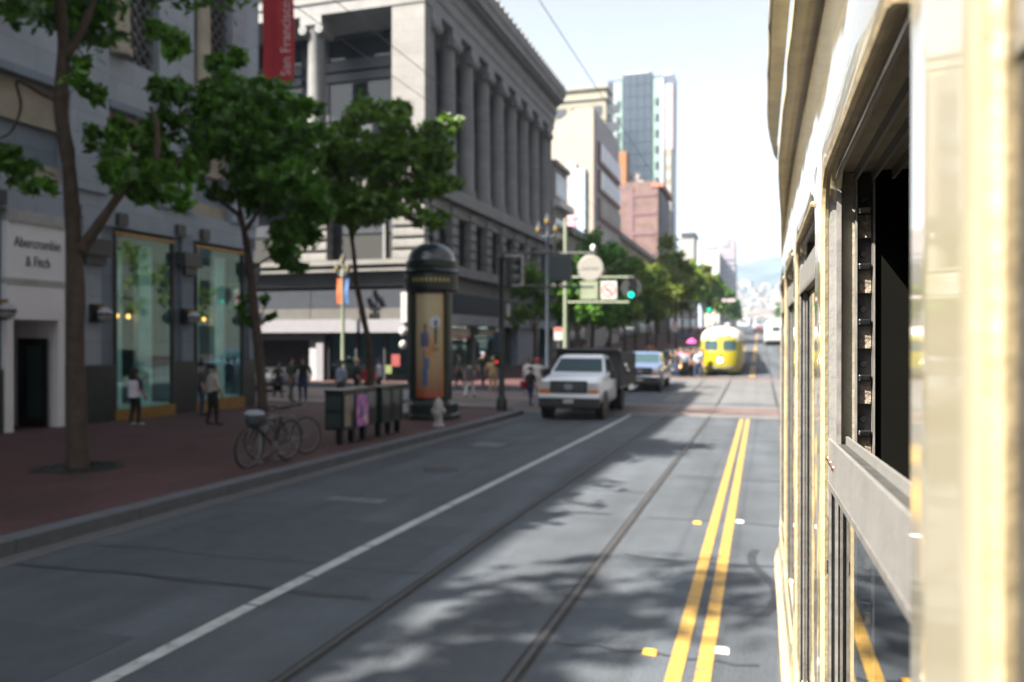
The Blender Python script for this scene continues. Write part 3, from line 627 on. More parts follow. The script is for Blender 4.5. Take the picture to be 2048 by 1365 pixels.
for pa,pb in ((1234,1241),(1310,1317)):
    for k in range(13): B(p,'window',M_curt,GX(pa),GX(pb),Yg-.02,Yg+.1,zt-11-k*5.2,zt-8.4-k*5.2)
zm = at_y(1338,300,Yg).z
B(p,'stair_shaft',mat('shaft_grey',(.25,.22,.24),.7),GX(1329),GX(1346),Yg+.2,Yg+.61,zm,zt-4); B(p,'stair_shaft',M_bt,GX(1331),GX(1343),Yg+.15,Yg+.6,-1,zm-.05)
for k in range(10): B(p,'shaft_window',M_pw,GX(1333),GX(1341),Yg+.05,Yg+.15,zm-5-k*4.6,zm-2.4-k*4.6)
B(p,'roof_box',M_pw,GX(1326),GX(1345),Yg+.6,Yg+8,zt-1.2,zt+.3)
# red brick building
yA, yB = yx(1316,FX), yx(1336,FX); zt = at_x(1316,362,FX).z
p = thing('brick_building', 'red brick block with dark horizontal floor bands and a shaded street side', 'building', (FX,yA,g(yA)))
xl = at_y(1236,400,yA).x
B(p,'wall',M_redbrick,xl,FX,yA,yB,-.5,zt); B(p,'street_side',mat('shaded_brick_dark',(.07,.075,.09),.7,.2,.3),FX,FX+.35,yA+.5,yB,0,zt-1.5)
xd = at_y(1263,400,yA).x; B(p,'downpipe_chase',mat('band_dark',(.12,.07,.08),.7),xd-.35,xd+.35,yA-.15,yA,0,zt-1)
for y_ in (390,427,467,508): q = at_y(1290,y_,yA); B(p,'floor_band',MATS['band_dark'],xd+.35,FX-.4,yA-.12,yA,q.z-.3,q.z+.3)
B(p,'cornice',mat('brick_trim',(.3,.12,.09),.7),FX-1.2,FX+1.0,yA-.2,yB,zt-1.1,zt-.4); q = at_y(1243,302,yA); B(p,'roof_bulkhead',mat('orange_stucco',(.2,.095,.04),.8,.1,.4),q.x-.8,q.x+.75,yA+.5,yA+4,zt,q.z)
q = at_y(1272,335,yA+3); MB().lathe([(.1,zt),(.9,zt),(1.0,zt+.4),(1.0,zt+1.6),(.6,zt+2.3),(.05,zt+2.5)],14,(q.x,yA+3,0)).build('water_tank', mat('tank_grey',(.3,.28,.28),.7), p, world=True, smooth=True)
B(p,'roof_box',MATS['tank_grey'],q.x-1.6,q.x+1.4,yA+2.2,yA+5,zt,zt+.7)
# far grey block
yF = 600
p = thing('far_office_block', 'pale mauve office block stepping up above the distant trees', 'building', (-24,yF,g(yF)))
FXF = lambda px: at_y(px,520,yF).x
FZ = lambda py: at_y(1430,py,yF).z
M_mauve = mat('mauve_concrete',(.2,.185,.2),.8,.08,.05); M_mw = mat('white_concrete',(.36,.345,.31),.8,.06,.05)
B(p,'wall',M_mauve,FXF(1396),FXF(1469),yF+20,yF+60,-5,FZ(470)); B(p,'upper_block',M_mauve,FXF(1407),FXF(1426),yF+24,yF+50,FZ(470),FZ(464)); B(p,'front_block',M_mw,FXF(1390),FXF(1438),yF,yF+20,-5,FZ(502)); B(p,'front_block',mat('front_blue',(.3,.36,.5),.8),FXF(1397),FXF(1403),yF-1,yF,0,FZ(503))
for k in range(6): B(p,'window_band',mat('mauve_glass',(.2,.19,.24),.5),FXF(1441),FXF(1468.5),yF+19.4,yF+20,FZ(516+k*11),FZ(510+k*11))
B(p,'window_band',MATS['mauve_glass'],FXF(1408),FXF(1430),yF+19.5,yF+20,FZ(492),FZ(487)); B(p,'window_recess',MATS['mauve_glass'],FXF(1444),FXF(1456),yF+19.5,yF+20,FZ(488),FZ(472))
q = at_y(1378,478,420); p = thing('roofline_building', 'grey flat-roofed building just showing above the far treetops', 'building', (q.x,420,g(420)))
B(p,'wall',M_grey3,at_y(1362,470,420).x,at_y(1388,470,420).x,420,440,0,at_y(1378,472,420).z); B(p,'cornice',M_bronze,at_y(1362,470,420).x,at_y(1392,470,420).x,419,440,at_y(1378,472,420).z,at_y(1378,466,420).z)
# plain street fronts that fill the gaps of the block behind the trees
M_shopdark = mat('shopfront_dark',(.12,.11,.11),.7,.3,.4)
gapb = [(73.3,84.8,13,M_grey3,'grey three-storey shop building half hidden by street trees'),(101.3,139.0,16,mat('tan_stucco',(.3,.26,.22),.8,.15,.3),'tan commercial block behind the street trees before the brick building'),(158.5,231,14,M_grey3,'long low grey shop row behind the far street trees')]
for a,b_,h,m_,lab in gapb:
    p = thing('shop_building', lab, 'building', (FX,a,g(a))); B(p,'wall',m_,-40,FX-.1,a+.1,b_-.1,-1,h); B(p,'cornice',M_stone2d,FX-.1,FX+.4,a+.12,b_-.12,h-.8,h-.1)
    y_ = a+1
    while y_ < b_-3.4:
        B(p,'shopfront',M_wingdark,FX-.1,FX-.04,y_,y_+3,g(y_)+.3,g(y_)+3.2); B(p,'awning',random.choice([M_redsign,M_cyan,M_wpanel,M_slate]),FX-.1,FX+.6,y_,y_+3,g(y_)+3.3,g(y_)+3.9)
        for z_ in (g(y_)+5.4,g(y_)+9): 
            if z_+2.4 < h-1: B(p,'window',M_wingdark,FX-.1,FX-.05,y_+.5,y_+2.5,z_,z_+2.2)
        y_ += 3.8
# opposite side of the street, unseen: added to block skylight and for reflections
opp = [(-90,-8,44,(.10,.095,.09),'unseen dark stone office block added across the street, behind the streetcar'),(-7.5,24,40,(.13,.12,.11),'unseen brown office block added across the street opposite the shop entrance'),(24.5,46,46,(.10,.10,.105),'unseen grey office block added across the street opposite the junction'),(66,130,38,(.12,.115,.11),'unseen grey brown office block added across the street opposite the far trees'),(131,300,34,(.12,.11,.10),'unseen long brown office block added across the street near the white bus')]
for k,(a,b_,h,c,lab) in enumerate(opp):
    m_ = mat(f'opposite_wall_{k}',c,.8,.12,.4); p = thing('unseen_office_building', lab, 'building', (19,a,g(a)))
    B(p,'wall',m_,19,40,a,b_,-.5,h); B(p,'cornice',m_,18.3,19,a+.01,b_-.01,h-1.2,h-.2)
    wm_ = MB().box(-.06,.05,-.8,.8,-1.2,1.2).mesh('window',M_wingdark); y_ = a+2.2 if k != 0 else -30
    while y_ < min(b_-1.5,70):
        for r_ in range(4): part('window', wm_, p, Vector((18.97,y_,7+r_*4))-p.location)
        B(p,'shopfront',M_wingdark,18.9,19,y_-1.4,y_+1.4,.3,3.6); y_ += 3.6
# ---------------------------------------------------------------- trees
def leaves_mesh(clumps, per, size, m, flat=.75):
    """clumps: (centre, radius). Leaf-sized rhombi spread through each clump, denser towards its shell, in small sprays."""
    P = []
    for c,r in clumps:
        n = max(20,int(per*r*r)); ns = max(6,n//14)
        dv = rng.normal(size=(ns,3)); dv /= np.linalg.norm(dv,axis=1)[:,None]; rad = r*(.35+.65*rng.random(ns)**.6)
        sp = np.array(c)+dv*rad[:,None]*np.array([1,1,flat])
        k = rng.integers(0,ns,n); P.append(sp[k]+rng.normal(scale=r*.16,size=(n,3)))
    P = np.concatenate(P); n = len(P)
    nr = rng.normal(size=(n,3))+np.array([0,0,.7]); nr /= np.linalg.norm(nr,axis=1)[:,None]
    t = np.cross(nr, rng.normal(size=(n,3))); t /= np.linalg.norm(t,axis=1)[:,None]; w = np.cross(nr,t)
    s = size*(.6+.8*rng.random(n))[:,None]
    V = np.stack([P-t*s, P+w*s*.42+nr*s*.12, P+t*s, P-w*s*.42+nr*s*.12],1).reshape(-1,3)
    me = bpy.data.meshes.new('crown'); me.vertices.add(len(V)); me.vertices.foreach_set('co', V.ravel())
    me.loops.add(4*n); me.loops.foreach_set('vertex_index', np.arange(4*n)); me.polygons.add(n); me.polygons.foreach_set('loop_start', np.arange(n)*4); me.polygons.foreach_set('loop_total', np.full(n,4))
    me.materials.append(m); me.update(); me.validate(); return me
def limb(parent, name, pts, r0, r1, off):
    b = MB(); n = len(pts); P = []; 
    # smooth the polyline
    for i in range(n-1):
        for k in range(4):
            t = k/4; p0,p1,p2,p3 = (Vector(pts[max(i-1,0)]),Vector(pts[i]),Vector(pts[i+1]),Vector(pts[min(i+2,n-1)]))
            P.append(.5*((2*p1)+(p2-p0)*t+(2*p0-5*p1+4*p2-p3)*t*t+(3*p1-p0-3*p2+p3)*t**3))
    P.append(Vector(pts[-1])); N = len(P)
    rad = [ (r0+(r1-r0)*(i/(N-1))**.8)*random.uniform(.9,1.12) for i in range(N)]
    return b.tube([p-off for p in P], rad, 9).build(name, M_trunk, parent, smooth=True)
def photo_tree(label, base_px, t0, X, trunk, branches, clumps, extra, leafm, r0, per=520, size=.13):
    base = Vector((X, 0, 0)); r = ray(base_px, HY); t = X/r.x; base = Vector((0,0,EYE))+r*t; base.z = g(base.y)+.15
    tr = thing('street_tree', label, 'tree', base, group='street trees on the near block')
    def W(px,py,dt=0): return at_depth(px,py,t+dt)
    pts = [base+Vector((0,0,-.1))]+[W(*q) for q in trunk]; limb(tr,'trunk',pts,r0,r0*.42,base)
    for br,ra in branches: limb(tr,'limb',[W(*q) for q in br],ra,ra*.3,base)
    cl_ = []
    for px,py,rp in clumps:
        for k in range(3):
            c = W(px+random.uniform(-.5,.5)*rp, py+random.uniform(-.45,.45)*rp, random.uniform(-1,1)*1.1)-base; cl_.append((c, rp*t/FPX*random.uniform(.52,.82)))
    for c,rr in extra: cl_.append((Vector(c), rr))
    o = part('crown', leaves_mesh(cl_, per, size, leafm), tr); return tr
TX = -11.2
upper1 = [((random.uniform(-2.3,2.3),random.uniform(-2.2,2.4),random.uniform(8.4,10.8)),random.uniform(.6,1.0)) for _ in range(18)]
photo_tree('leaning street tree with knobbly trunk rising in front of the white shop entrance', 155, None, TX,
    [(150,720),(151,580),(147,480),(138,330),(122,220),(128,110),(121,0),(112,-140),(118,-300)],
    [([(163,500),(215,425),(262,362),(308,340),(315,260),(302,215)],.10),([(131,118),(160,70),(186,10),(215,-80),(260,-170)],.085),([(118,205),(80,185),(35,163),(43,215),(20,268),(-20,280)],.045),([(121,0),(80,-90),(20,-190)],.06),([(308,340),(345,335),(372,305)],.04)],
    [(25,325,62),(60,350,38),(172,180,42),(165,135,22),(225,275,52),(285,265,48),(205,330,38),(330,350,50),(350,395,42),(300,400,46),(255,365,30),(335,75,32),(355,95,28),(310,60,22),(10,20,40),(60,-60,60),(150,-80,70),(240,-120,80),(250,320,40),(300,330,40)],
    upper1, M_leafA, .17, 900)
photo_tree('street tree with forked branches and dense crown behind the parked bicycles', 525, None, TX,
    [(523,770),(511,640),(500,540),(490,470),(478,430)],
    [([(478,430),(445,405),(415,380),(402,345),(385,325),(360,330)],.055),([(488,465),(520,420),(545,380),(560,300)],.06),([(490,470),(470,360),(455,270),(440,200)],.06),([(500,540),(560,500),(600,460)],.035),([(445,405),(470,385),(490,350)],.03)],
    [(440,150,45),(465,120,30),(420,190,50),(350,190,45),(320,175,36),(500,200,60),(560,225,60),(610,220,42),(470,260,70),(545,290,75),(610,300,55),(420,270,55),(350,235,40),(330,300,36),(400,330,40),(490,330,70),(570,370,70),(620,400,50),(520,400,60),(600,460,52),(560,480,52),(580,525,36),(640,420,26),(635,250,30),(450,390,30),(360,340,30)],
    [], M_leafA, .14, 1000)
photo_tree('street tree with slender curved trunk beside the green advertising column', 735, None, TX,
    [(741,720),(728,640),(714,570),(707,500),(700,458)],
    [([(700,458),(675,432),(660,400),(640,350)],.05),([(703,470),(740,430),(790,400),(830,360)],.055),([(705,480),(715,400),(735,320),(760,260)],.05)],
    [(700,250,48),(675,300,45),(735,220,40),(780,225,42),(800,260,45),(850,270,45),(885,260,34),(700,330,55),(760,310,60),(820,320,55),(870,330,45),(895,300,26),(670,370,45),(730,390,55),(790,385,55),(850,375,45),(885,370,32),(760,430,42),(700,420,40),(820,430,30),(860,440,28),(905,365,20),(650,330,40),(640,430,30)],
    [], M_leafB, .125, 950)
# low sprouts on the second trunk
sp = thing('trunk_sprouts', 'thin leafy sprouts growing from the trunk by the second display window', 'plant', at_depth(515,700,TX/ray(525,HY).x))
tt = TX/ray(525,HY).x
part('foliage', leaves_mesh([(at_depth(px,py,tt)-sp.location,.16) for px,py in ((490,600),(500,640),(530,600),(540,630),(485,625))], 2200, .1, M_leafA), sp); limb(sp,'stem',[at_depth(516,660,tt),at_depth(500,625,tt),at_depth(488,600,tt)],.02,.008,sp.location); limb(sp,'stem',[at_depth(514,650,tt),at_depth(530,615,tt),at_depth(540,600,tt)],.02,.008,sp.location)
# the same row carries on beside and behind the viewer (their tops dapple the road)
def row_tree(name, label, x, y, h, cr, leafm, n=18, per=300, size=.17, group=None, lo=.42, r0=None):
    z = g(y)+.15; tr = thing(name, label, 'tree', (x,y,z), group=group); o = Vector((0,0,0)); r0 = r0 or .012*h+.03
    lean = Vector((random.uniform(-.3,.3),random.uniform(-.3,.3),0))
    limb(tr,'trunk',[(0,0,-.1),(lean.x*.3,lean.y*.3,h*.22),(lean.x*.7,lean.y*.7,h*.42),(lean.x,lean.y,h*.62)],r0,r0*.55,o)
    for k in range(4):
        a = random.uniform(0,6.28); e = cr*random.uniform(.5,.8); s0 = random.uniform(.34,.5)
        limb(tr,'limb',[(lean.x*.6,lean.y*.6,h*s0),(lean.x*.6+.4*e*math.cos(a),lean.y*.6+.4*e*math.sin(a),h*(s0+.12)),(lean.x+e*math.cos(a),lean.y+e*math.sin(a),h*(s0+.27))],r0*.5,r0*.15,o)
    cl_ = []
    for k in range(n):
        a = random.uniform(0,6.28); zz = random.uniform(lo,1.0); e = cr*math.sqrt(max(.05,1-((zz-.68)/.36)**2))*random.uniform(.25,1.0)*.85
        cl_.append((Vector((lean.x+e*math.cos(a),lean.y+e*math.sin(a),zz*h-.3)), cr*random.uniform(.24,.4)))
    part('crown', leaves_mesh(cl_, per, size, leafm), tr); return tr
for k,(x,y,h) in enumerate(((TX,5.2,11.2),(TX,-3.0,15.2),(TX,-8.8,15.2))):
    row_tree('street_tree', ['tall street tree beside the one at the shop entrance','tall street tree two along from the one at the shop entrance','tall street tree three along from the one at the shop entrance'][k], x, y, h, 2.7, M_leafA, 17, 150, .17, 'street trees on the near block', lo=.6, r0=.17)
row_tree('street_tree', 'small street tree in front of the colonnaded building by the signal arm', *(lambda p: (p.x,p.y))(at_y(1068,600,46)), 6.8, 1.7, M_leafB, 14, 420, .16, 'street trees beyond the junction', lo=.5)
specs = [(-10.6,47,7.4,2.2,M_leafA,0),(-10.9,53,8.8,2.6,M_leafA,0),(-10.8,59.5,8.4,2.7,M_leafB,0),(-10.7,66,8.0,2.6,M_leafC,0),(-10.9,73,8.4,2.9,M_leafB,0),(-10.8,80,8.6,3.0,M_leafC,0),(-10.9,88,9.2,3.0,M_leafC,0),(-10.6,98,13.2,2.7,M_leafC,1),(-10.7,108,11.5,3.2,M_leafC,2),(-10.8,119,12.0,3.4,M_leafC,2),(-10.8,132,12.5,3.4,M_leafB,2),(-10.7,147,12.8,3.6,M_leafC,2),(-10.8,164,13,3.6,M_leafB,2),(-10.8,184,12.5,3.6,M_leafB,2),(-10.6,208,12.5,4,M_leafB,2),(-10.6,240,12.5,4,M_leafB,2),(-10.6,280,12,4.2,M_leafB,2),(-10.6,330,11,4.4,M_leafB,2),(-10.5,390,10,4.6,M_leafB,2)]
ORD = ['first','second','third','fourth','fifth','sixth','seventh','eighth','ninth','tenth','eleventh','twelfth','thirteenth','fourteenth','fifteenth','sixteenth','seventeenth','eighteenth','nineteenth']
for ti,(x,y,h,cr,m_,k) in enumerate(specs):
    row_tree('street_tree', ['leafy street tree','tall yellow-green street tree','mid-green street tree'][k]+f', {ORD[ti]} along the far block from the pale green pole', x, y, h, cr, m_, 20, 260 if y < 100 else 130, .2 if y < 100 else .34, 'street trees beyond the junction')
for ti,(x,y,h) in enumerate(((12.6,330,13),(12.8,390,14),(12.5,460,14),(12.8,540,15))):
    row_tree('street_tree', f'green street tree on the opposite pavement, {ORD[ti]} beyond the white bus', x, y, h, 4.4, M_leafB, 18, 110, .4, 'street trees on the opposite pavement')
for ti,(x,y,h) in enumerate(((13.4,44,9),(13.6,51,10),(13.4,58,9.5))):  # unseen trees added for the shop windows to reflect
    row_tree('street_tree', f'unseen sunlit street tree added across the street, {ORD[ti]} beyond the junction', x, y, h, 2.8, M_leafC, 18, 120, .24, 'street trees on the opposite pavement')
# tree grate
p = on_ground(150,943,.15)
gr = thing('tree_grate', 'round dark iron grate set in brick paving around the leaning tree', 'tree grate', (TX-.0,yx(155,TX),g(yx(155,TX))+.152))
for r0,r1 in ((.25,.36),(.42,.52),(.58,.72)): MB().lathe([(r0,0),(r0,.012),(r1,.012),(r1,0)],28).build('ring', M_black, gr)
for k in range(8): a = k*math.pi/4; MB().box(.25,.72,-.03,.03,.001,.010, a, (0,0)).build('bar', M_black, gr)

# ---------------------------------------------------------------- overhead wires
for X,Z,lab in ((-2.34,6.05,'thin overhead contact wire running above the opposite track'),(-4.45,6.0,'thin overhead wire running above the kerbside lane'),(-5.15,6.15,'thin feeder wire running beside the kerbside lane wire'),(1.37,6.05,'thin overhead contact wire running above the near track')):
    b = MB(); pts = [(X,y,Z+g(y)*.0+ (.0 if y < 60 else g(y))) for y in range(-10,131,10)]; b.tube(pts,.005,6)
    tag(b.build('overhead_wire', M_black), lab, 'wire', 'overhead tram wires')
# ---------------------------------------------------------------- advertising column
pb = on_ground(868,842,.15)
KY, KXc = pb.y+.75, pb.x-.4
kz = g(KY)+.15
K = thing('advertising_column', 'dark green domed advertising column with a tan poster near the kerb', 'advertising column', (KXc,KY,kz))
MB().lathe([(.86,0),(.86,.12),(.80,.16),(.80,.42),(.74,.50),(.68,.55)],8,a0=R(22.5)).build('base', M_green, K)
MB().lathe([(.62,.5),(.62,3.62)],32).build('drum', M_green, K, smooth=True)
MB().lathe([(.66,3.55),(.78,3.62),(.80,3.7),(.80,4.05),(.86,4.12),(.78,4.2)],32).build('frieze', M_green, K, smooth=True)
MB().lathe([(.72,4.18),(.76,4.24),(.76,4.42),(.70,4.46)],32).build('drum_collar', M_green, K, smooth=True)
MB().lathe([(.73,4.44)]+[(.71*math.cos(a),4.46+.52*math.sin(a)) for a in np.linspace(0,1.45,9)]+[(.06,4.99)],32).build('dome', mat('dome_blue_green',(.02,.035,.045),.3,.2,4,coat=.5), K, smooth=True)
MB().lathe([(.09,4.97),(.05,5.03),(.10,5.1),(.07,5.2),(.04,5.25),(.012,5.5)],12).build('finial', M_green, K, smooth=True)
for a in (R(-168),R(-118),R(-20)+R(-8),R(30)): # pilaster ribs between the posters
    MB().box(.58,.72,-.055,.055,.5,3.6, a, (0,0)).build('rib', M_green, K)
# poster as a curved sheet facing the street corner, with printed shapes as thin curved patches
def patch(name, m_, a0, a1, z0_, z1_, r, parent, n=10):
    b = MB()
    for i in range(n+1):
        a = a0+(a1-a0)*i/n
        b.v += [(r*math.cos(a),r*math.sin(a),z0_),(r*math.cos(a),r*math.sin(a),z1_)]
    b.f = [(2*i,2*i+2,2*i+3,2*i+1) for i in range(n)]
    return b.build(name, m_, parent, recalc=False)
pa0, pa1 = R(-112), R(-33)
def pmat():
    m = bpy.data.materials.new('poster_print'); m.use_nodes = True; n = m.node_tree.nodes; l = m.node_tree.links; b = n['Principled BSDF']; b.inputs['Roughness'].default_value = .35
    tc = n.new('ShaderNodeTexCoord'); sx = n.new('ShaderNodeSeparateXYZ'); cr = n.new('ShaderNodeValToRGB'); l.new(tc.outputs['Generated'], sx.inputs[0]); l.new(sx.outputs[2], cr.inputs[0])
    e = cr.color_ramp.elements; e[0].position = 0; e[0].color = (.36,.06,.03,1); e[1].position = .1; e[1].color = (.26,.13,.07,1)
    for p_,c in ((.3,(.36,.24,.135,1)),(.55,(.40,.33,.2,1)),(1,(.46,.38,.235,1))): q_ = e.new(p_); q_.color = c
    l.new(cr.outputs[0], b.inputs['Base Color']); return m
ps = patch('poster', pmat(), pa0, pa1, .62, 3.5, .632, K)
fig = [(.50,.72,1.42,1.95,(.07,.12,.22)),(.56,.74,.95,1.42,(.05,.11,.24)),(.30,.66,1.72,2.3,(.4,.22,.09)),(.52,.80,2.02,2.42,(.09,.09,.19)),(.58,.70,2.42,2.66,(.16,.11,.09)),(.20,.44,1.9,2.02,(.3,.17,.08)),(.24,.34,2.1,2.75,(.06,.055,.05))]
for k,(u0,u1,z0_,z1_,c) in enumerate(fig): patch('printed_shape', mat(f'print_{k}',c,.4,.3,5), pa1+(pa0-pa1)*u0, pa1+(pa0-pa1)*u1, z0_, z1_, .634+.001*k, K, 6)
b = MB(); ac, zc, rr = pa1+(pa0-pa1)*.30, 2.72, .17
b.v = [(.642*math.cos(ac+rr/.64*math.cos(a)),.642*math.sin(ac+rr/.64*math.cos(a)),zc+rr*math.sin(a)) for a in np.linspace(0,6.28,20,endpoint=False)]; b.f = [tuple(range(20))]
b.build('printed_disc', mat('print_disc',(.45,.5,.6),.4), K, recalc=False)
patch('poster_edge', mat('poster_gold',(.6,.33,.08),.4), pa1-R(3), pa1+R(4), .62, 3.5, .637, K, 3)
for k in range(9): a = pa0+R(6)+k*R(9.5); MB().box(.808,.818,-.035,.035,3.83,3.93, a, (0,0)).build('gilt_letter', mat('gilt',(.35,.28,.1),.4), K)
MB().lathe([(.09,0),(.07,.02)],12,(0,0,0),axis=0).build('gilt_rosette', MATS['gilt'], K).location = (.81*math.cos(R(-150)),.81*math.sin(R(-150)),3.88)
K.children[-1].rotation_euler = (0,0,R(-150)); K.scale = (1,1,1.06)

# ---------------------------------------------------------------- newspaper racks
def rack(y0, n, label):
    z = g(y0+.8)+.15; t = thing('newspaper_rack', label, 'newspaper rack', (-8.66,y0,z), group='newspaper racks along the kerb'); w = .52
    MB().bevbox(-.235,.235,0,n*w,1.13,1.2,.02).build('top_cover', M_green, t)
    for k in range(n):
        y_ = k*w
        bx = MB().bevbox(-.22,.22,y_+.012,y_+w-.012,.34,1.128,.015).build('box', M_green, t)
        MB().box(.22,.232,y_+.06,y_+w-.06,.78,1.08).build('window', mat('rack_acrylic',(.10,.12,.12),.2), bx); MB().box(.22,.234,y_+.06,y_+w-.06,.42,.72).build('door', M_black, bx)
        MB().box(.232,.262,y_+w/2-.09,y_+w/2+.09,.735,.765).build('handle', M_steel, bx)
    for za in (.40,.77): MB().box(-.17,.17,-.014,-.002,za,za+.3).build('end_panel', mat('rack_panel',(.035,.05,.05),.3), t)
    for k in range(n):
        MB().box(-.06,.06,k*w+.2,k*w+.32,.02,.34).build('pedestal', M_black, t); MB().box(-.14,.14,k*w+.14,k*w+.38,0,.02).build('foot_plate', M_black, t)
    return t
r1 = rack(15.05, 3, 'dark green newspaper rack with a purple poster on its street side')
r2 = rack(16.85, 3, 'dark green newspaper rack with a newspaper in its window beside the hydrant')
def purple():
    m = bpy.data.materials.new('purple_print'); m.use_nodes = True; n = m.node_tree.nodes; l = m.node_tree.links; b = n['Principled BSDF']; b.inputs['Roughness'].default_value = .3
    tc = n.new('ShaderNodeTexCoord'); nz = n.new('ShaderNodeTexNoise'); nz.inputs['Scale'].default_value = 4.5; nz.inputs['Detail'].default_value = 2; cr = n.new('ShaderNodeValToRGB')
    l.new(tc.outputs['Object'], nz.inputs['Vector']); l.new(nz.outputs[0], cr.inputs[0]); e = cr.color_ramp.elements
    e[0].position = .32; e[0].color = (.04,.05,.2,1); e[1].position = .7; e[1].color = (.6,.55,.6,1)
    for p_,c in ((.45,(.25,.12,.45,1)),(.56,(.5,.15,.35,1))): q_ = e.new(p_); q_.color = c
    l.new(cr.outputs[0], b.inputs['Base Color']); return m
MB().box(.24,.25,.56,1.10,.36,1.06).build('poster', purple(), r1)
MB().box(.238,.246,.04,.30,.42,1.08).build('tan_card', mat('tan_card',(.25,.21,.17),.6), r1)
nw = mat('newsprint',(.32,.36,.42),.6,.3,9)
MB().box(.238,.244,1.12,1.46,.80,1.06).build('newspaper', nw, r2); MB().box(.238,.244,1.12,1.46,.48,.72).build('newspaper', nw, r2)

# ---------------------------------------------------------------- hydrant
hy = thing('fire_hydrant', 'white fire hydrant standing at the kerb beside the advertising column', 'fire hydrant', (-8.25,on_ground(872,853,.15).y,g(20)+.15))
M_hyd = mat('hydrant_white',(.33,.33,.33),.5,.12,8)
MB().lathe([(.17,0),(.17,.05),(.12,.07),(.11,.12),(.11,.46),(.135,.48),(.135,.53),(.12,.55)],16).build('barrel', M_hyd, hy, smooth=True)
MB().lathe([(.125,.55),(.12,.62),(.09,.70),(.05,.74),(.03,.75),(.03,.8)],16).build('bonnet', M_hyd, hy, smooth=True)
for s in (-1,1): MB().lathe([(.06,0),(.06,.1),(.075,.11),(.075,.15),(.04,.18)],12,(0,0,.42),axis=0).build('outlet', M_hyd, hy).scale = (s*1.1,1,1)
MB().lathe([(.07,-.1),(.085,-.12),(.085,-.18),(.05,-.2)],12,(0,0,.36),axis=1).build('outlet', M_hyd, hy)

# ---------------------------------------------------------------- bicycles
def bicycle(label, x, y, rz, frame_m, bag=None, lean=.08):
    t = thing('bicycle', label, 'bicycle', (x,y,g(y)+.15), rz, 'bicycles parked at the kerb'); t.rotation_euler = (0,lean,rz)
    wr = .345
    for yc in (0,1.04):
        w = MB(); w.tube([(0,yc+wr*math.cos(a),wr+.005+wr*math.sin(a)) for a in np.linspace(0,2*math.pi,29)],.02,7,False); w = w.build('wheel', M_tyre, t, smooth=True)
        rm = MB(); rm.tube([(0,yc+(wr-.028)*math.cos(a),wr+.005+(wr-.028)*math.sin(a)) for a in np.linspace(0,2*math.pi,29)],.012,5,False); rm.build('rim', M_steel, w)
        sp_ = MB()
        for k in range(14): a = k*math.pi/7; sp_.tube([(.02*(-1)**k,yc,wr),(0,yc+(wr-.03)*math.cos(a),wr+(wr-.03)*math.sin(a))],.0022,3)
        sp_.build('spokes', M_steel, w); MB().lathe([(.025,-.045),(.025,.045)],8,(0,yc,wr),axis=0).build('hub', M_steel, w)
    bb, st, hd, rx, fx = (0,.62,.30),(0,.78,.80),(0,.20,.82),(0,1.04,.345),(0,0,.345)
    f = MB(); 
    for a,b_ in ((bb,st),(bb,(0,.17,.68)),((0,.755,.74),(0,.2,.80)),((0,.16,.66),(0,.205,.86))): f.tube([a,b_],.019,8)
    for s in (-1,1): f.tube([bb,(s*.055,1.04,.345)],.011,6); f.tube([(0,.765,.75),(s*.055,1.04,.345)],.010,6)
    f.build('frame', frame_m, t)
    fk = MB(); 
    for s in (-1,1): fk.tube([(s*.03,.16,.65),(s*.05,.06,.5),(s*.05,0,.345)],[.014,.013,.009],6)
    fk.build('fork', frame_m, t)
    MB().tube([(-.28,.26,.95),(-.12,.2,.97),(.12,.2,.97),(.28,.26,.95)],.013,6).tube([(0,.205,.85),(0,.2,.97)],.014,6).build('handlebar', M_black, t)
    MB().loft([[(-.03,.62,.93),(.03,.62,.93),(.03,.62,.965),(-.03,.62,.965)],[(-.06,.78,.93),(.06,.78,.93),(.06,.78,.97),(-.06,.78,.97)],[(-.09,.9,.94),(.09,.9,.94),(.09,.9,.985),(-.09,.9,.985)]]).build('saddle', M_black, t)
    MB().tube([(0,.78,.78),(0,.795,.93)],.013,6).build('seat_post', M_steel, t)
    ck = MB(); ck.lathe([(.09,.03),(.09,.036)],18,bb,axis=0); ck.tube([(.05,.62,.30),(.06,.70,.16)],.012,6).tube([(-.05,.62,.30),(-.06,.54,.44)],.012,6).box(.06,.15,.66,.74,.15,.175).box(-.15,-.06,.50,.58,.43,.455); ck.build('crankset', M_steel, t)
    if bag:
        o = MB().ellip((0,.08,.80),(.15,.17,.15),12,8).build('basket_bag', bag, t, smooth=True)
        MB().ellip((0,.08,.90),(.17,.19,.07),12,6).build('bag_cover', mat('bag_cover',(.22,.24,.28),.7), t, smooth=True)
    return t
p1 = on_ground(508,932,.15)
o = bicycle('dark bicycle with a covered front bag parked at the kerb', -8.42, 11.75, R(-4), M_black, mat('bag_dark',(.04,.05,.055),.8)); o.scale = (1.04,1.04,1.04)
o = bicycle('silver bicycle leaning behind the dark one at the kerb', -8.85, 12.75, R(-20), mat('frame_silver',(.16,.18,.2),.3,.1,4,metal=.6), None, -.06)
bp = thing('bike_rack', 'low grey hoop bike rack between the parked bicycles', 'bike rack', (-8.6,12.6,g(12.6)+.15))
MB().tube([(0,-.25,-.02),(0,-.25,.65),(0,-.15,.78),(0,.15,.78),(0,.25,.65),(0,.25,-.02)],.025,8).build('hoop', M_steel, bp, smooth=True)
for s in (-.25,.25): MB().lathe([(.07,0),(.07,.01)],12,(0,s,0)).build('flange', M_steel, bp)
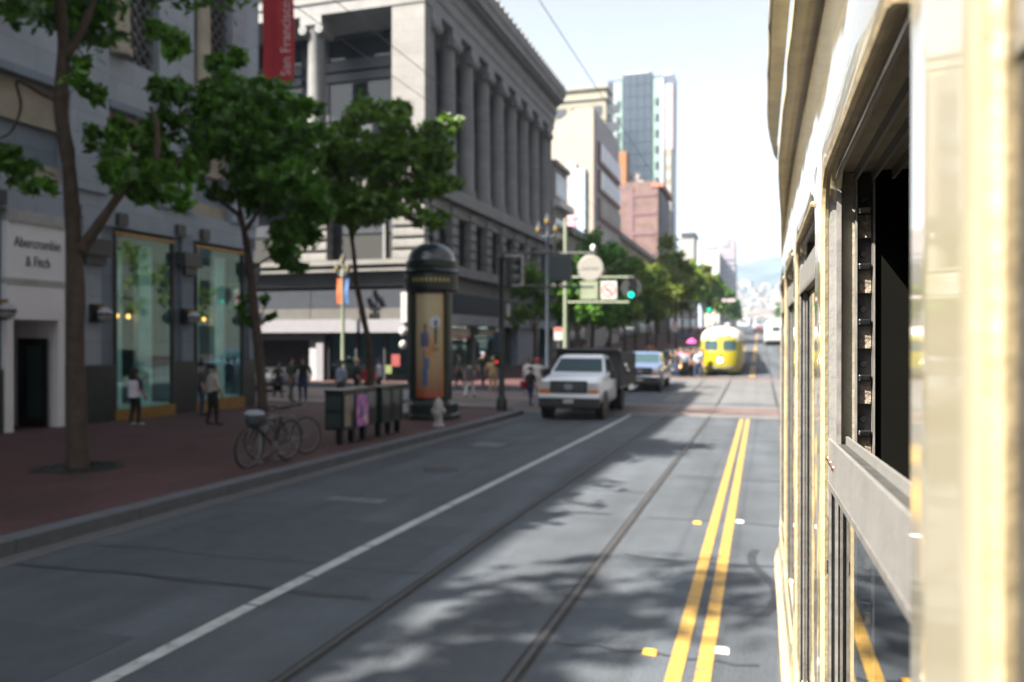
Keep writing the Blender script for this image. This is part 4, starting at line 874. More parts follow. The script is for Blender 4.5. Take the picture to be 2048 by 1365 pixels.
# ---------------------------------------------------------------- signal poles, signs, lamps
M_sig = mat('signal_dark',(.02,.024,.024),.5,.2,4); M_lens = mat('lens_off',(.05,.03,.02),.3); M_go = mat('signal_green',(.0,.62,.36),.4,.02,1,emit=.9)
M_palegreen = mat('pale_green_paint',(.17,.2,.14),.5,.12,2); M_signw = mat('sign_face',(.36,.36,.355),.5,.06,3); M_signr = mat('sign_red',(.5,.06,.05),.5)
def signal_head(parent, loc, rz=0, lit=False, plate=False):
    h = part('signal_head', MB().bevbox(-.17,.17,-.02,.2,-.53,.53,.03).mesh('signal_head', M_sig), parent, loc, (0,0,rz))
    if plate:
        MB().lathe([(.01,.05),(.5,.05),(.5,.07),(.01,.07)],20,(0,0,0),axis=1).build('target_board', M_sig, h)
    for k,z_ in enumerate((.34,0,-.34)):
        on = lit and k == 2
        MB().lathe([(.005,-.035),(.14,-.03),(.14,-.015)],16,(0,0,z_),axis=1).build('lens', M_go if on else M_lens, h)
        b = MB(); n = 10; 
        for i in range(n+1):
            a = math.pi*(-.1+1.2*i/n); b.v += [(.155*math.cos(a),-.02,z_+.155*math.sin(a)),(.15*math.cos(a),-.2,z_+.15*math.sin(a)-.02)]
        b.f = [(2*i,2*i+1,2*i+3,2*i+2) for i in range(n)]; b.build('visor', M_sig, h, recalc=False)
    return h
p0 = on_ground(1003,821,.15); sy = p0.y
S1 = thing('signal_mast', 'dark signal pole at the near corner carrying a twin sign arm over the street', 'traffic signal', (p0.x,sy,p0.z))
def L1(px,py): return at_y(px,py,sy)-S1.location
zt = L1(1003,492).z
MB().lathe([(.19,0),(.19,.35),(.13,.45),(.11,.5),(.085,zt-.5),(.12,zt-.45),(.12,zt-.38),(.06,zt-.3),(.05,zt)],14).build('pole', M_black, S1, smooth=True)
for py,pe in ((507,1192),(574,1188)): a,b_ = L1(1003,py), L1(pe,py); MB().tube([a,b_],.045,8).build('arm', M_black, S1)
a = L1(1030,545); signal_head(S1, (a.x-.1,0,a.z), R(90)); fr_ = MB(); a0,a1 = L1(1014,514),L1(1047,572)
for q0,q1 in (((a0.x,a0.z),(a1.x,a0.z)),((a1.x,a0.z),(a1.x,a1.z)),((a1.x,a1.z),(a0.x,a1.z))): fr_.tube([(q0[0],-.1,q0[1]),(q1[0],-.1,q1[1])],.045,6)
fr_.build('signal_bracket', mat('bracket_grey',(.3,.28,.28),.5), S1)
a,b_ = L1(1100,511),L1(1143,563); MB().bevbox(a.x,b_.x,-.09,.06,b_.z,a.z,.02).build('sign_back', mat('sign_back',(.028,.04,.045),.6,.1,2), S1)
c = L1(1181,537); ds = MB().lathe([(.40,-.05),(.43,-.04),(.43,.04),(.40,.05)],36,(c.x,0,c.z),axis=1).build('disc_sign', mat('disc_beige',(.21,.207,.19),.5,.06,3), S1, smooth=False)
part('lettering', text_mesh('metreon', .17, mat('disc_letter',(.17,.17,.17),.6), .003), ds, (c.x,-.058,c.z), (R(90),0,0))
c = L1(1186,497); MB().lathe([(.03,c.z-.1),(.07,c.z-.06),(.08,c.z+.05),(.04,c.z+.12)],10,(c.x,0,0)).build('finial', M_wpanel, S1)
for px in (1108,1124): c = L1(px,572); MB().ellip((c.x,-.05,c.z),(.09,.09,.08),10,6).build('lamp_globe', mat('aged_glass',(.45,.43,.33),.3), S1, smooth=True)
c = L1(997,690); MB().bevbox(-.22,.02,-.2,.12,c.z-.3,c.z+.45,.03).build('control_box', mat('box_blue',(.03,.045,.07),.5), S1); MB().bevbox(-.2,.05,-.22,.1,c.z-.75,c.z-.34,.03).build('pedestrian_signal', M_sig, S1)
MB().box(-.16,-.05,-.232,-.222,c.z-.62,c.z-.54).build('hand_symbol', mat('hand_red',(.5,.03,.02),.5,emit=.4), S1)
c = L1(1017,620); MB().box(c.x-.06,c.x+.07,-.03,-.02,c.z-.22,c.z+.2).build('plate_sign', M_signw, S1)
# pale green pole at the far corner with signal arm
FY = 38.4
fp = at_y(1131,700,FY); S2 = thing('signal_mast', 'pale green pole at the far corner with sign arm and lit green signal', 'traffic signal', (fp.x,FY,g(FY)+.15))
def L2(px,py): return at_y(px,py,FY)-S2.location
zt = L2(1137,437).z
MB().lathe([(.2,0),(.2,.4),(.13,.5),(.12,1.0),(.09,zt)],14).build('pole', M_palegreen, S2, smooth=True)
MB().tube([(0,0,zt-.1),(L2(1160,437).x,0,zt)],.04,8).build('arm', M_sig, S2)
for py,pe in ((555,1266),(605,1258)): MB().tube([(0,0,L2(1131,py).z),L2(pe,py)],.05,8).build('arm', M_palegreen, S2)
a,b_ = L2(1161,564),L2(1196,599); MB().box(a.x,b_.x,-.06,-.02,b_.z,a.z).build('sign_plate', M_palegreen, S2)
a,b_ = L2(1202,563),L2(1234,599); sg = MB().bevbox(a.x,b_.x,-.07,-.05,b_.z,a.z,.008).build('turn_sign', M_signw, S2)
c = ((a.x+b_.x)/2,(a.z+b_.z)/2); s_ = (b_.x-a.x)/2
rg = MB(); n = 28
for i in range(n): a_ = 2*math.pi*i/n; rg.v += [(c[0]+s_*.86*math.cos(a_),-.074,c[1]+s_*.86*math.sin(a_)),(c[0]+s_*.68*math.cos(a_),-.074,c[1]+s_*.68*math.sin(a_))]
rg.f = [(2*i,2*((i+1)%n),2*((i+1)%n)+1,2*i+1) for i in range(n)]; rg.build('red_ring', M_signr, sg, recalc=False)
ar = MB(); ar.poly([(c[0]+x*s_,-.0735,c[1]+z*s_) for x,z in ((.12,-.5),(.3,-.5),(.3,.12),(-.12,.12),(-.12,.32),(-.5,.02),(-.12,-.26),(-.12,-.06),(.12,-.06))]); ar.build('left_arrow', M_letter, sg, recalc=False)
sl = MB(); sl.poly([(c[0]+x*s_,-.0745,c[1]+z*s_) for x,z in ((-.58,.46),(-.46,.58),(.58,-.46),(.46,-.58))]); sl.build('red_slash', M_signr, sg, recalc=False)
a = L2(1263,576); signal_head(S2,(a.x,-.1,a.z),R(4),True,True)
# farther signal
FY3 = 74; fp = at_y(1352,700,FY3); S3 = thing('signal_mast', 'distant signal pole in the trees with a small lit green light above the crowd', 'traffic signal', (fp.x,FY3,g(FY3)))
def L3(px,py): return at_y(px,py,FY3)-S3.location
MB().lathe([(.16,0),(.1,.6),(.08,L3(1352,592).z)],10).build('pole', M_sig, S3); MB().tube([L3(1352,603),L3(1440,601)],.05,6).build('arm', M_palegreen, S3)
a = L3(1418,612); signal_head(S3,(a.x,-.1,a.z),0,True)
for px in (1387,1408): a = L3(px,613); MB().lathe([(.30,-.02),(.30,.02)],14,(a.x,-.05,a.z),axis=1).build('sign_plate', M_palegreen, S3)
a,b_ = L3(1444,598),L3(1470,604); MB().box(a.x,b_.x,-.05,0,b_.z,a.z).build('name_plate', mat('plate_mauve',(.35,.3,.32),.6), S3)
# three-branched lamp standards
def gold_lamp(label, px, py_top, Y, spread, banners=False):
    p = at_y(px,700,Y); t = thing('lamp_standard', label, 'street lamp', (p.x,Y,g(Y)+.15), group='three-branched lamp standards'); zt = at_y(px,py_top,Y).z-t.location.z
    m_ = mat('lamp_post_blue',(.02,.03,.045),.45,.2,3,coat=.3); gm = mat('lamp_gold_glass',(.2,.145,.055),.35,.15,6)
    MB().lathe([(.24,0),(.24,.5),(.17,.7),(.12,1.0),(.085,zt*.5),(.07,zt-1.35),(.12,zt-1.25),(.10,zt-1.05),(.05,zt-.9),(.045,zt-.55)],12).build('post', m_ if not banners else M_palegreen, t, smooth=True)
    MB().tube([(-spread,0,zt-.95),(-spread*.9,0,zt-1.1),(-spread*.4,0,zt-1.18),(0,0,zt-1.1),(spread*.4,0,zt-1.18),(spread*.9,0,zt-1.1),(spread,0,zt-.95)],.05,8).build('cross_arm', m_, t, smooth=True)
    for x,z_ in ((-spread,zt-.95),(spread,zt-.95),(0,zt-.55)):
        l = MB().lathe([(.07,z_),(.13,z_+.08),(.16,z_+.24),(.13,z_+.3)],10,(x,0,0)).build('lantern', gm, t, smooth=True); MB().lathe([(.17,z_+.28),(.12,z_+.36),(.05,z_+.42),(.02,z_+.6)],10,(x,0,0)).build('lantern_cap', m_, l, smooth=True)
    if banners:
        for x0,x1,c,nm in ((-.36,-.07,(.5,.09,.02),'orange'),(.07,.34,(.04,.10,.25),'blue')):
            b = MB(); 
            for i in range(9): z_ = zt-1.35-i*.17; b.v += [(x0,.02*math.sin(i*.9),z_),(x1,.03*math.sin(i*.9+1),z_)]
            b.f = [(2*i,2*i+1,2*i+3,2*i+2) for i in range(8)]; o = b.build('banner', mat('banner_'+nm,c,.7), t, recalc=False); o.modifiers.new('thick','SOLIDIFY').thickness = .008
            o['label'] = nm+' banner'
    return t
gold_lamp('tall dark lamp standard with three golden lanterns at the far corner', 1095, 428, 38.9, .46)
gold_lamp('slender lamp standard with three lanterns and an orange and a blue banner', 686, 508, 38.6, .34, True)
# small kerb signs
def post_sign(label, px, py, Y, w, h, m_):
    p = at_y(px,py,Y); t = thing('kerb_sign', label, 'sign', (p.x,Y,g(Y)+.15)); z_ = p.z-t.location.z
    MB().tube([(0,0,0),(0,0,z_+h/2)],.03,6).build('post', M_steel, t); s = MB().box(-w/2,w/2,-.05,-.035,z_-h/2,z_+h/2).build('plate', M_signw, t)
    MB().box(-w/2+.02,w/2-.02,-.054,-.05,z_+h*.18,z_+h/2-.02).build('red_band', m_, s)
post_sign('small white sign with red top band on a post behind the pickup', 1117, 668, 38.7, .42, .62, M_signr)
post_sign('small red and white sign on a post beside the waiting crowd', 1349, 655, 60, .42, .75, mat('sign_pink',(.6,.2,.22),.5))

# ---------------------------------------------------------------- vehicles (local: front at y=0 facing -Y, ground z=0)
M_glassv = glass_mat('vehicle_glass', ior=1.28, body=(.03,.055,.065)); M_amber = mat('amber_lens',(.55,.16,.03),.25,.05); M_lampc = mat('clear_lens',(.45,.48,.5),.15,.05,6,coat=.5)
def ring(y, hw, zb, zs, zt, hwt):
    return [(-hw*.93,y,zb),(-hw,y,zb+.09),(-hw,y,zs),(-(hw+hwt)/2*1.02,y,zs+(zt-zs)*.75),(-hwt,y,zt),(hwt,y,zt),((hw+hwt)/2*1.02,y,zs+(zt-zs)*.75),(hw,y,zs),(hw,y,zb+.09),(hw*.93,y,zb)]
def wheel(parent, x, y, r, w=.24, rim=M_steel):
    s = 1 if x > 0 else -1
    o = part('wheel', MB().lathe([(r*.62,-w/2),(r*.9,-w/2),(r,-w*.36),(r,w*.36),(r*.9,w/2),(r*.62,w/2)],22,axis=0).mesh('wheel', M_tyre), parent, (x,y,r))
    MB().lathe([(r*.62,-w*.3*1),(r*.6,w*.38),(r*.45,w*.30),(r*.2,w*.42),(.01,w*.42)],16,axis=0).build('rim', rim, o, smooth=True).scale = (s,1,1)
    return o
def pickup(label, loc, paint, bed='dump', rz=0):
    t = thing('pickup_truck', label, 'pickup truck', loc, rz); dk = mat('bumper_black',(.02,.021,.022),.6,.1)
    yb = 3.0 if bed == 'dump' else 5.6
    st = [(.10,.90,.6,1.05,1.2,.66),(.2,.95,.58,1.12,1.29,.74),(.4,.99,.54,1.16,1.345,.78),(.9,1.0,.5,1.19,1.40,.82),(1.55,1.0,.48,1.22,1.46,.86),(3.0,1.0,.48,1.22,1.46,.90)]
    if bed != 'dump': st += [(3.05,1.0,.5,1.16,1.34,.96),(5.5,.99,.52,1.15,1.32,.95)]
    MB().loft([ring(*s) for s in st]).build('body', paint, t, smooth=True)
    gh = [[(-.91,1.35,1.43),(.91,1.35,1.43),(.91,3.02,1.43),(-.91,3.02,1.43)],[(-.76,2.0,1.92),(.76,2.0,1.92),(.78,2.95,1.94),(-.78,2.95,1.94)],[(-.72,2.1,1.985),(.72,2.1,1.985),(.73,2.9,1.995),(-.73,2.9,1.995)],[(-.6,2.25,2.03),(.6,2.25,2.03),(.6,2.8,2.04),(-.6,2.8,2.04)]]
    MB().loft(gh).build('cab', paint, t)
    MB().quad((-.83,1.41,1.475),(.83,1.41,1.475),(.71,1.98,1.905),(-.71,1.98,1.905)).build('windscreen', M_glassv, t).location = (0,-.012,.006)
    for s in (-1,1):
        d = MB().quad((s*.905,1.62,1.47),(s*.908,2.85,1.47),(s*.80,2.85,1.89),(s*.80,2.06,1.89)).build('side_window', M_glassv, t)
        m_ = MB().bevbox(s*1.02,s*1.22,1.62,1.72,1.25,1.55,.02).tube([(s*.95,1.7,1.3),(s*1.08,1.68,1.38)],.02,6).build('mirror', M_black, t)
        MB().box(s*1.002,s*1.006,2.45,2.62,1.1,1.14).build('door_handle', M_black, t)
        h = MB().bevbox(s*.62,s*.93,.07,.25,.97,1.2,.03).build('headlight', M_lampc, t); MB().bevbox(s*.62,s*.94,.065,.24,.86,.965,.02).build('turn_lamp', M_amber, t)
        ar_ = MB(); ar_.lathe([(.5,-.02),(.5,.02)],20,(s*.995,.98,.42),axis=0); ar_.build('wheel_arch', dk, t)
    gr_ = MB().bevbox(-.6,.6,.03,.2,.86,1.25,.04).build('grille', dk, t); 
    for k in range(3): MB().box(-.55,.55,.018,.03,.93+k*.1,.945+k*.1).build('grille_bar', M_steel, gr_)
    MB().lathe([(.10,-.0),(.08,-.015)],14,(0,.03,1.06),axis=1).build('badge', mat('badge_grey',(.2,.22,.27),.3), gr_).scale = (1.5,1,1)
    MB().bevbox(-.98,.98,.0,.3,.70,.84,.04).build('bumper', paint if bed == 'dump' else M_chrome, t, smooth=True)
    MB().bevbox(-.97,.97,.03,.34,.40,.695,.04).build('valance', dk, t); MB().box(-.16,.16,.015,.03,.55,.68).build('number_plate', M_signw, t)
    MB().box(-.8,.8,.5,yb,.34,.5).build('chassis', dk, t)
    for x in (-.84,.84): wheel(t,x,.98,.40)
    if bed == 'dump':
        for x in (-.86,.86,-.60,.60): wheel(t,x,4.55,.40)
        bd = mat('bed_black',(.016,.018,.02),.45,.2,4,coat=.2)
        MB().bevbox(-1.12,1.12,3.12,6.3,.82,.95,.02).build('bed_floor', bd, t); MB().bevbox(-1.14,1.14,3.1,3.2,.9,2.24,.02).build('headboard', bd, t)
        MB().bevbox(-1.14,1.14,2.62,3.1,2.14,2.24,.02).build('cab_guard', bd, t)
        for s in (-1,1):
            for k in range(3): MB().bevbox(s*1.08,s*1.14,3.2,6.25,.98+k*.36,1.3+k*.36,.015).build('side_board', bd, t)
            for k in range(5): MB().box(s*1.14,s*1.19,3.25+k*.72,3.33+k*.72,.9,2.05).build('stake', bd, t)
        MB().bevbox(-1.14,1.14,6.2,6.3,.9,2.05,.02).build('tailgate', bd, t); MB().box(-.5,.5,3.0,6.2,.5,.8).build('frame_rail', bd, t)
        for y_,z_,r_ in ((3.6,1.62,.10),(4.1,1.44,.075)): MB().ellip((1.21,y_,z_),(r_,r_,r_),14,10).build('sun_glint_ball', M_chrome, t, smooth=True)  # chrome balls added to catch the sun as two glints
        for k in range(5): MB().ellip((-.5+.25*k,2.2,1.99),(.05,.05,.03),8,5).build('roof_lamp', M_amber, t)
    else:
        for x in (-.86,.86): wheel(t,x,4.5,.38)
        MB().bevbox(-.98,.98,5.45,5.65,.5,.72,.03).build('rear_bumper', M_chrome, t)
    return t
def sedan(name, label, cat, loc, rz, paint, L=4.6, lit=None, h=1.42):
    t = thing(name, label, cat, loc, rz); dk = MATS['bumper_black']
    st = [(0,.70,.35,.55,.66,.6),(.12,.82,.28,.58,.72,.66),(.6,.88,.26,.66,.82,.70),(1.35,.9,.25,.72,.92,.74),(L-1.2,.9,.25,.74,.96,.74),(L-.2,.86,.3,.72,.92,.68),(L,.78,.38,.66,.84,.62)]
    MB().loft([ring(*s) for s in st]).build('body', paint, t, smooth=True)
    MB().loft([[(-.74,1.2,.9),(.74,1.2,.9),(.74,L-.75,.93),(-.74,L-.75,.93)],[(-.6,1.95,h-.07),(.6,1.95,h-.07),(.6,L-1.5,h-.06),(-.6,L-1.5,h-.06)],[(-.5,2.1,h),(.5,2.1,h),(.5,L-1.65,h),(-.5,L-1.65,h)]]).build('cabin', paint, t)
    MB().quad((-.66,1.235,.935),(.66,1.235,.935),(.55,1.93,h-.1),(-.55,1.93,h-.1)).build('windscreen', M_glassv, t).location = (0,-.015,.01)
    MB().quad((-.64,L-.80,.96),(.64,L-.80,.96),(.55,L-1.49,h-.09),(-.55,L-1.49,h-.09)).build('rear_window', M_glassv, t).location = (0,.015,.01)
    for s in (-1,1):
        MB().quad((s*.745,1.5,.95),(s*.75,L-1.0,.97),(s*.625,L-1.58,h-.09),(s*.625,2.0,h-.09)).build('side_window', M_glassv, t)
        MB().bevbox(s*.45,s*.78,-.01,.12,.54,.66,.02).build('headlight', M_lampc if not lit else mat('headlamp_amber',(.8,.35,.12),.3,.02,emit=1.2), t); MB().bevbox(s*.5,s*.8,L-.06,L+.02,.6,.78,.02).build('tail_lamp', mat('tail_red',(.35,.02,.02),.3), t)
        MB().bevbox(s*.9,s*1.05,1.45,1.55,.88,1.0,.02).build('mirror', paint, t)
        for y_ in (.85,L-.95): wheel(t,s*.79,y_,.31,.2); 
    MB().bevbox(-.42,.42,-.02,.08,.5,.62,.015).build('grille', dk, t); MB().bevbox(-.8,.8,-.06,.1,.32,.48,.03).build('bumper', dk, t); MB().box(-.16,.16,-.075,-.06,.36,.46).build('number_plate', M_signw, t)
    return t
M_pwhite = mat('paint_white',(.68,.72,.78),.35,.04,2,coat=.6); M_pblue = mat('paint_silver_blue',(.10,.14,.25),.35,.05,2,coat=.7,metal=.2); M_pdark = mat('paint_dark_teal',(.02,.035,.045),.3,.05,2,coat=.8); M_psil = mat('paint_silver',(.45,.46,.48),.3,.04,2,coat=.7,metal=.3)
p0 = on_ground(1146,838)
pickup('white pickup truck with a tall black stake bed driving up the kerbside lane', (p0.x,p0.y-.7,g(p0.y)), M_pwhite)
p0 = on_ground(1282,783)
pickup('silver-blue pickup following the white truck across the junction', (p0.x,p0.y-.5,g(p0.y)), M_pblue, 'plain').scale = (.95,.95,.93)
p0 = on_ground(1338,757)
sedan('parked_car', 'dark teal car with amber lights stopped beside the waiting crowd', 'car', (p0.x-.1,p0.y+2.0,g(p0.y+2)), R(3), M_pdark, 4.4, True, 1.62)
q = at_y(548,760,33.0); sedan('crossing_car', 'pale silver car waiting in the cross street behind the pedestrians', 'car', (q.x-.2,33.6,g(33)), R(78), M_psil)
for px,Y,m_,lab in ((1517,175,mat('paint_red',(.45,.05,.04),.3,.05,coat=.5),'small red car far up the street left of the white bus'),(1513,215,M_pwhite,'small white car far up the street behind the red one'),(1499,240,M_pblue,'small blue car far up the street beside the far trees')):
    q = at_y(px,670,Y); sedan('distant_car', lab, 'car', (q.x,Y,g(Y)), 0, m_)
# ---------------------------------------------------------------- yellow streetcar and white bus
M_yel = mat('streetcar_yellow',(.27,.235,.008),.35,.06,1.2,coat=.5); M_roofw = mat('roof_white',(.6,.585,.56),.4,.05,1.5,coat=.2); M_grey = mat('bumper_grey',(.2,.2,.2),.5,.1)
class Shell:
    def __init__(s, hw, L, a, ne, rows): s.hw, s.L, s.a, s.ne, s.rows = hw, L, a, ne, rows
    def plan(s, n=22):
        P = [(-s.hw,s.L),(-s.hw,s.L*.6),(-s.hw,s.a+.02)]
        for i in range(n+1):
            th = math.pi*i/n; c,si = math.cos(th),math.sin(th)
            P.append((-s.hw*math.copysign(abs(c)**(2/s.ne),c), s.a-s.a*abs(si)**(2/s.ne)))
        return P+[(s.hw,s.a+.02),(s.hw,s.L*.6),(s.hw,s.L)]
    def row(s, z):
        zs = [r[0] for r in s.rows]; return float(np.interp(z,zs,[r[1] for r in s.rows])), float(np.interp(z,zs,[r[2] for r in s.rows]))
    def pt(s, x, y, z): h,dy = s.row(z); return (x*h/s.hw, y+dy*(1-y/s.L), z)
    def front(s, x, z, out=.015):
        h,dy = s.row(z); xx = min(abs(x)/h,.999); y = s.a-s.a*(1-xx**s.ne)**(1/s.ne); return (x, y+dy*(1-y/s.L)-out, z)
    def build(s, zs, name, m, parent, cap=True):
        b = MB(); pl = s.plan(); b.loft([[s.pt(x,y,z) for x,y in pl] for z in zs], cap=cap); return b.build(name, m, parent, smooth=True)
    def patch(s, name, m, parent, x0,x1,z0,z1, out=.015, n=6, rnd=.06):
        b = MB(); 
        for j in range(n+1):
            for i in range(n+1):
                u,v = i/n,j/n; x = x0+(x1-x0)*u; z = z0+(z1-z0)*v
                if i in (0,n) and j in (0,n): x += rnd*.5*(1 if i == 0 else -1); z += rnd*.5*(1 if j == 0 else -1)
                b.v.append(s.front(x,z,out))
        b.f = [(j*(n+1)+i,j*(n+1)+i+1,(j+1)*(n+1)+i+1,(j+1)*(n+1)+i) for j in range(n) for i in range(n)]
        return b.build(name, m, parent, recalc=False)
TY = 50.9
T = thing('streetcar', 'yellow vintage streetcar with white roof and lit headlight stopped at the crossing', 'streetcar', (-2.34,TY,g(TY)))
sh = Shell(1.3, 14, 1.3, 2.5, [(.22,1.18,.16),(.5,1.27,.02),(.8,1.3,0),(1.5,1.3,.04),(2.2,1.27,.26),(2.42,1.25,.34),(2.6,1.2,.40),(2.8,1.06,.52),(2.95,.84,.72),(3.06,.45,1.1),(3.09,.2,1.4)])
sh.build([.22,.35,.5,.65,.8,1.1,1.5,1.8,2.0,2.2,2.40],'body',M_yel,T); sh.build([2.405,2.5,2.6,2.7,2.8,2.88,2.95,3.02,3.06,3.09],'roof',M_roofw,T)
for x0,x1 in ((-.98,-.17),(.15,.94)):
    sh.patch('window_frame',M_yel,T,x0-.05,x1+.05,1.53,2.25,.012); sh.patch('windscreen',M_glassv,T,x0,x1,1.58,2.2,.022)
sh.patch('destination_sign',M_black,T,-.68,.68,2.44,2.52,.02,rnd=.02); sh.patch('bumper',M_grey,T,-1.15,-.12,.44,.58,.05,rnd=.02); sh.patch('bumper',M_grey,T,.12,1.15,.44,.58,.05,rnd=.02)
for s in (-1,1): sh.patch('roof_flank',M_roofw,T,s*.95 if s > 0 else -1.22,1.22 if s > 0 else -.95,2.18,2.41,.02,rnd=.05)
sh.patch('coupler_recess',M_dark,T,-.42,.42,.2,.36,.02,rnd=.1); sh.patch('coupler_recess',M_dark,T,-.16,.16,.34,.46,.02,rnd=.1)
yf = sh.front(0,.95)[1]; MB().lathe([(.17,yf-.03),(.19,yf),(.19,yf+.05)],18,(-.02,0,.97),axis=1).build('headlight_ring', M_chrome, T); MB().lathe([(.01,yf-.06),(.1,yf-.055),(.15,yf-.03)],18,(-.02,0,.97),axis=1).build('headlight', mat('headlamp_lit',(1,.93,.75),.3,0,emit=4), T)
MB().prism([(-.06,1.22),(.06,1.22),(.035,1.34),(-.035,1.34)],1,sh.front(0,1.28)[1]-.02,sh.front(0,1.28)[1]+.05).build('crest', M_black, T)
for s in (-1,1):
    for k in range(9): y_ = 1.9+k*1.28; b = MB(); b.quad(*[(s*(sh.row(z)[0]+.012),y_+dy_,z) for dy_,z in ((0,1.45),(1.05,1.45),(1.05,2.2),(0,2.2))]); b.build('side_window', M_glassv, T)
    MB().ellip((s*.33,1.9,3.2),(.26,.6,.16),14,8).build('roof_vent', M_roofw, T, smooth=True)
    for y_ in (2.3,11): wheel(T,s*.72,y_,.33,.12,M_steel)
MB().box(-.9,.9,1.4,13.5,.12,.3).build('truck_frame', M_black, T)
MB().tube([(.0,6,3.1),(.0,10.5,5.6)],.03,6).build('trolley_pole', M_black, T)
BY = 96.5
Bs = thing('bus', 'white bus seen from behind in the far lane up the street', 'bus', (1.75,BY,g(BY)))
sb = Shell(1.25, 11, .45, 3.2, [(.3,1.22,.0),(.8,1.25,0),(1.6,1.25,0),(2.3,1.22,.1),(2.6,1.12,.22),(2.85,.9,.4),(2.98,.55,.7),(3.02,.3,.9)])
M_busw = mat('bus_white',(.5,.49,.48),.4,.05,1,coat=.3); M_busg = mat('bus_grey',(.36,.36,.37),.4,.08,1)
sb.build([.95,1.3,1.6,2.0,2.3,2.45,2.6,2.75,2.85,2.92,2.98,3.02],'body',M_busw,Bs); sb.build([.38,.5,.7,.945],'skirt',M_busg,Bs)
sb.patch('rear_window',M_glassv,Bs,-.45,.45,1.6,2.2,.02); sb.patch('bumper',M_black,Bs,-1.15,1.15,.3,.62,.06,rnd=.02); sb.patch('engine_door',M_busg,Bs,-.8,.8,.95,1.35,.015)
for s in (-1,1): sb.patch('tail_lamp',MATS['tail_red'],Bs,s*.98-.08,s*.98+.08,1.05,1.25,.02); sb.patch('roof_lamp',mat('lamp_pink',(.6,.2,.2),.4),Bs,s*.8-.12,s*.8+.12,2.3,2.38,.02)
for s in (-1,1):
    for y_ in (2.4,8.6): wheel(Bs,s*1.08,y_,.5,.28)
    for k in range(6): y_ = 1+k*1.5; MB().quad(*[(s*(sb.row(z)[0]+.01),y_+d_,z) for d_,z in ((0,1.5),(1.3,1.5),(1.3,2.2),(0,2.2))]).build('side_window', M_glassv, Bs)

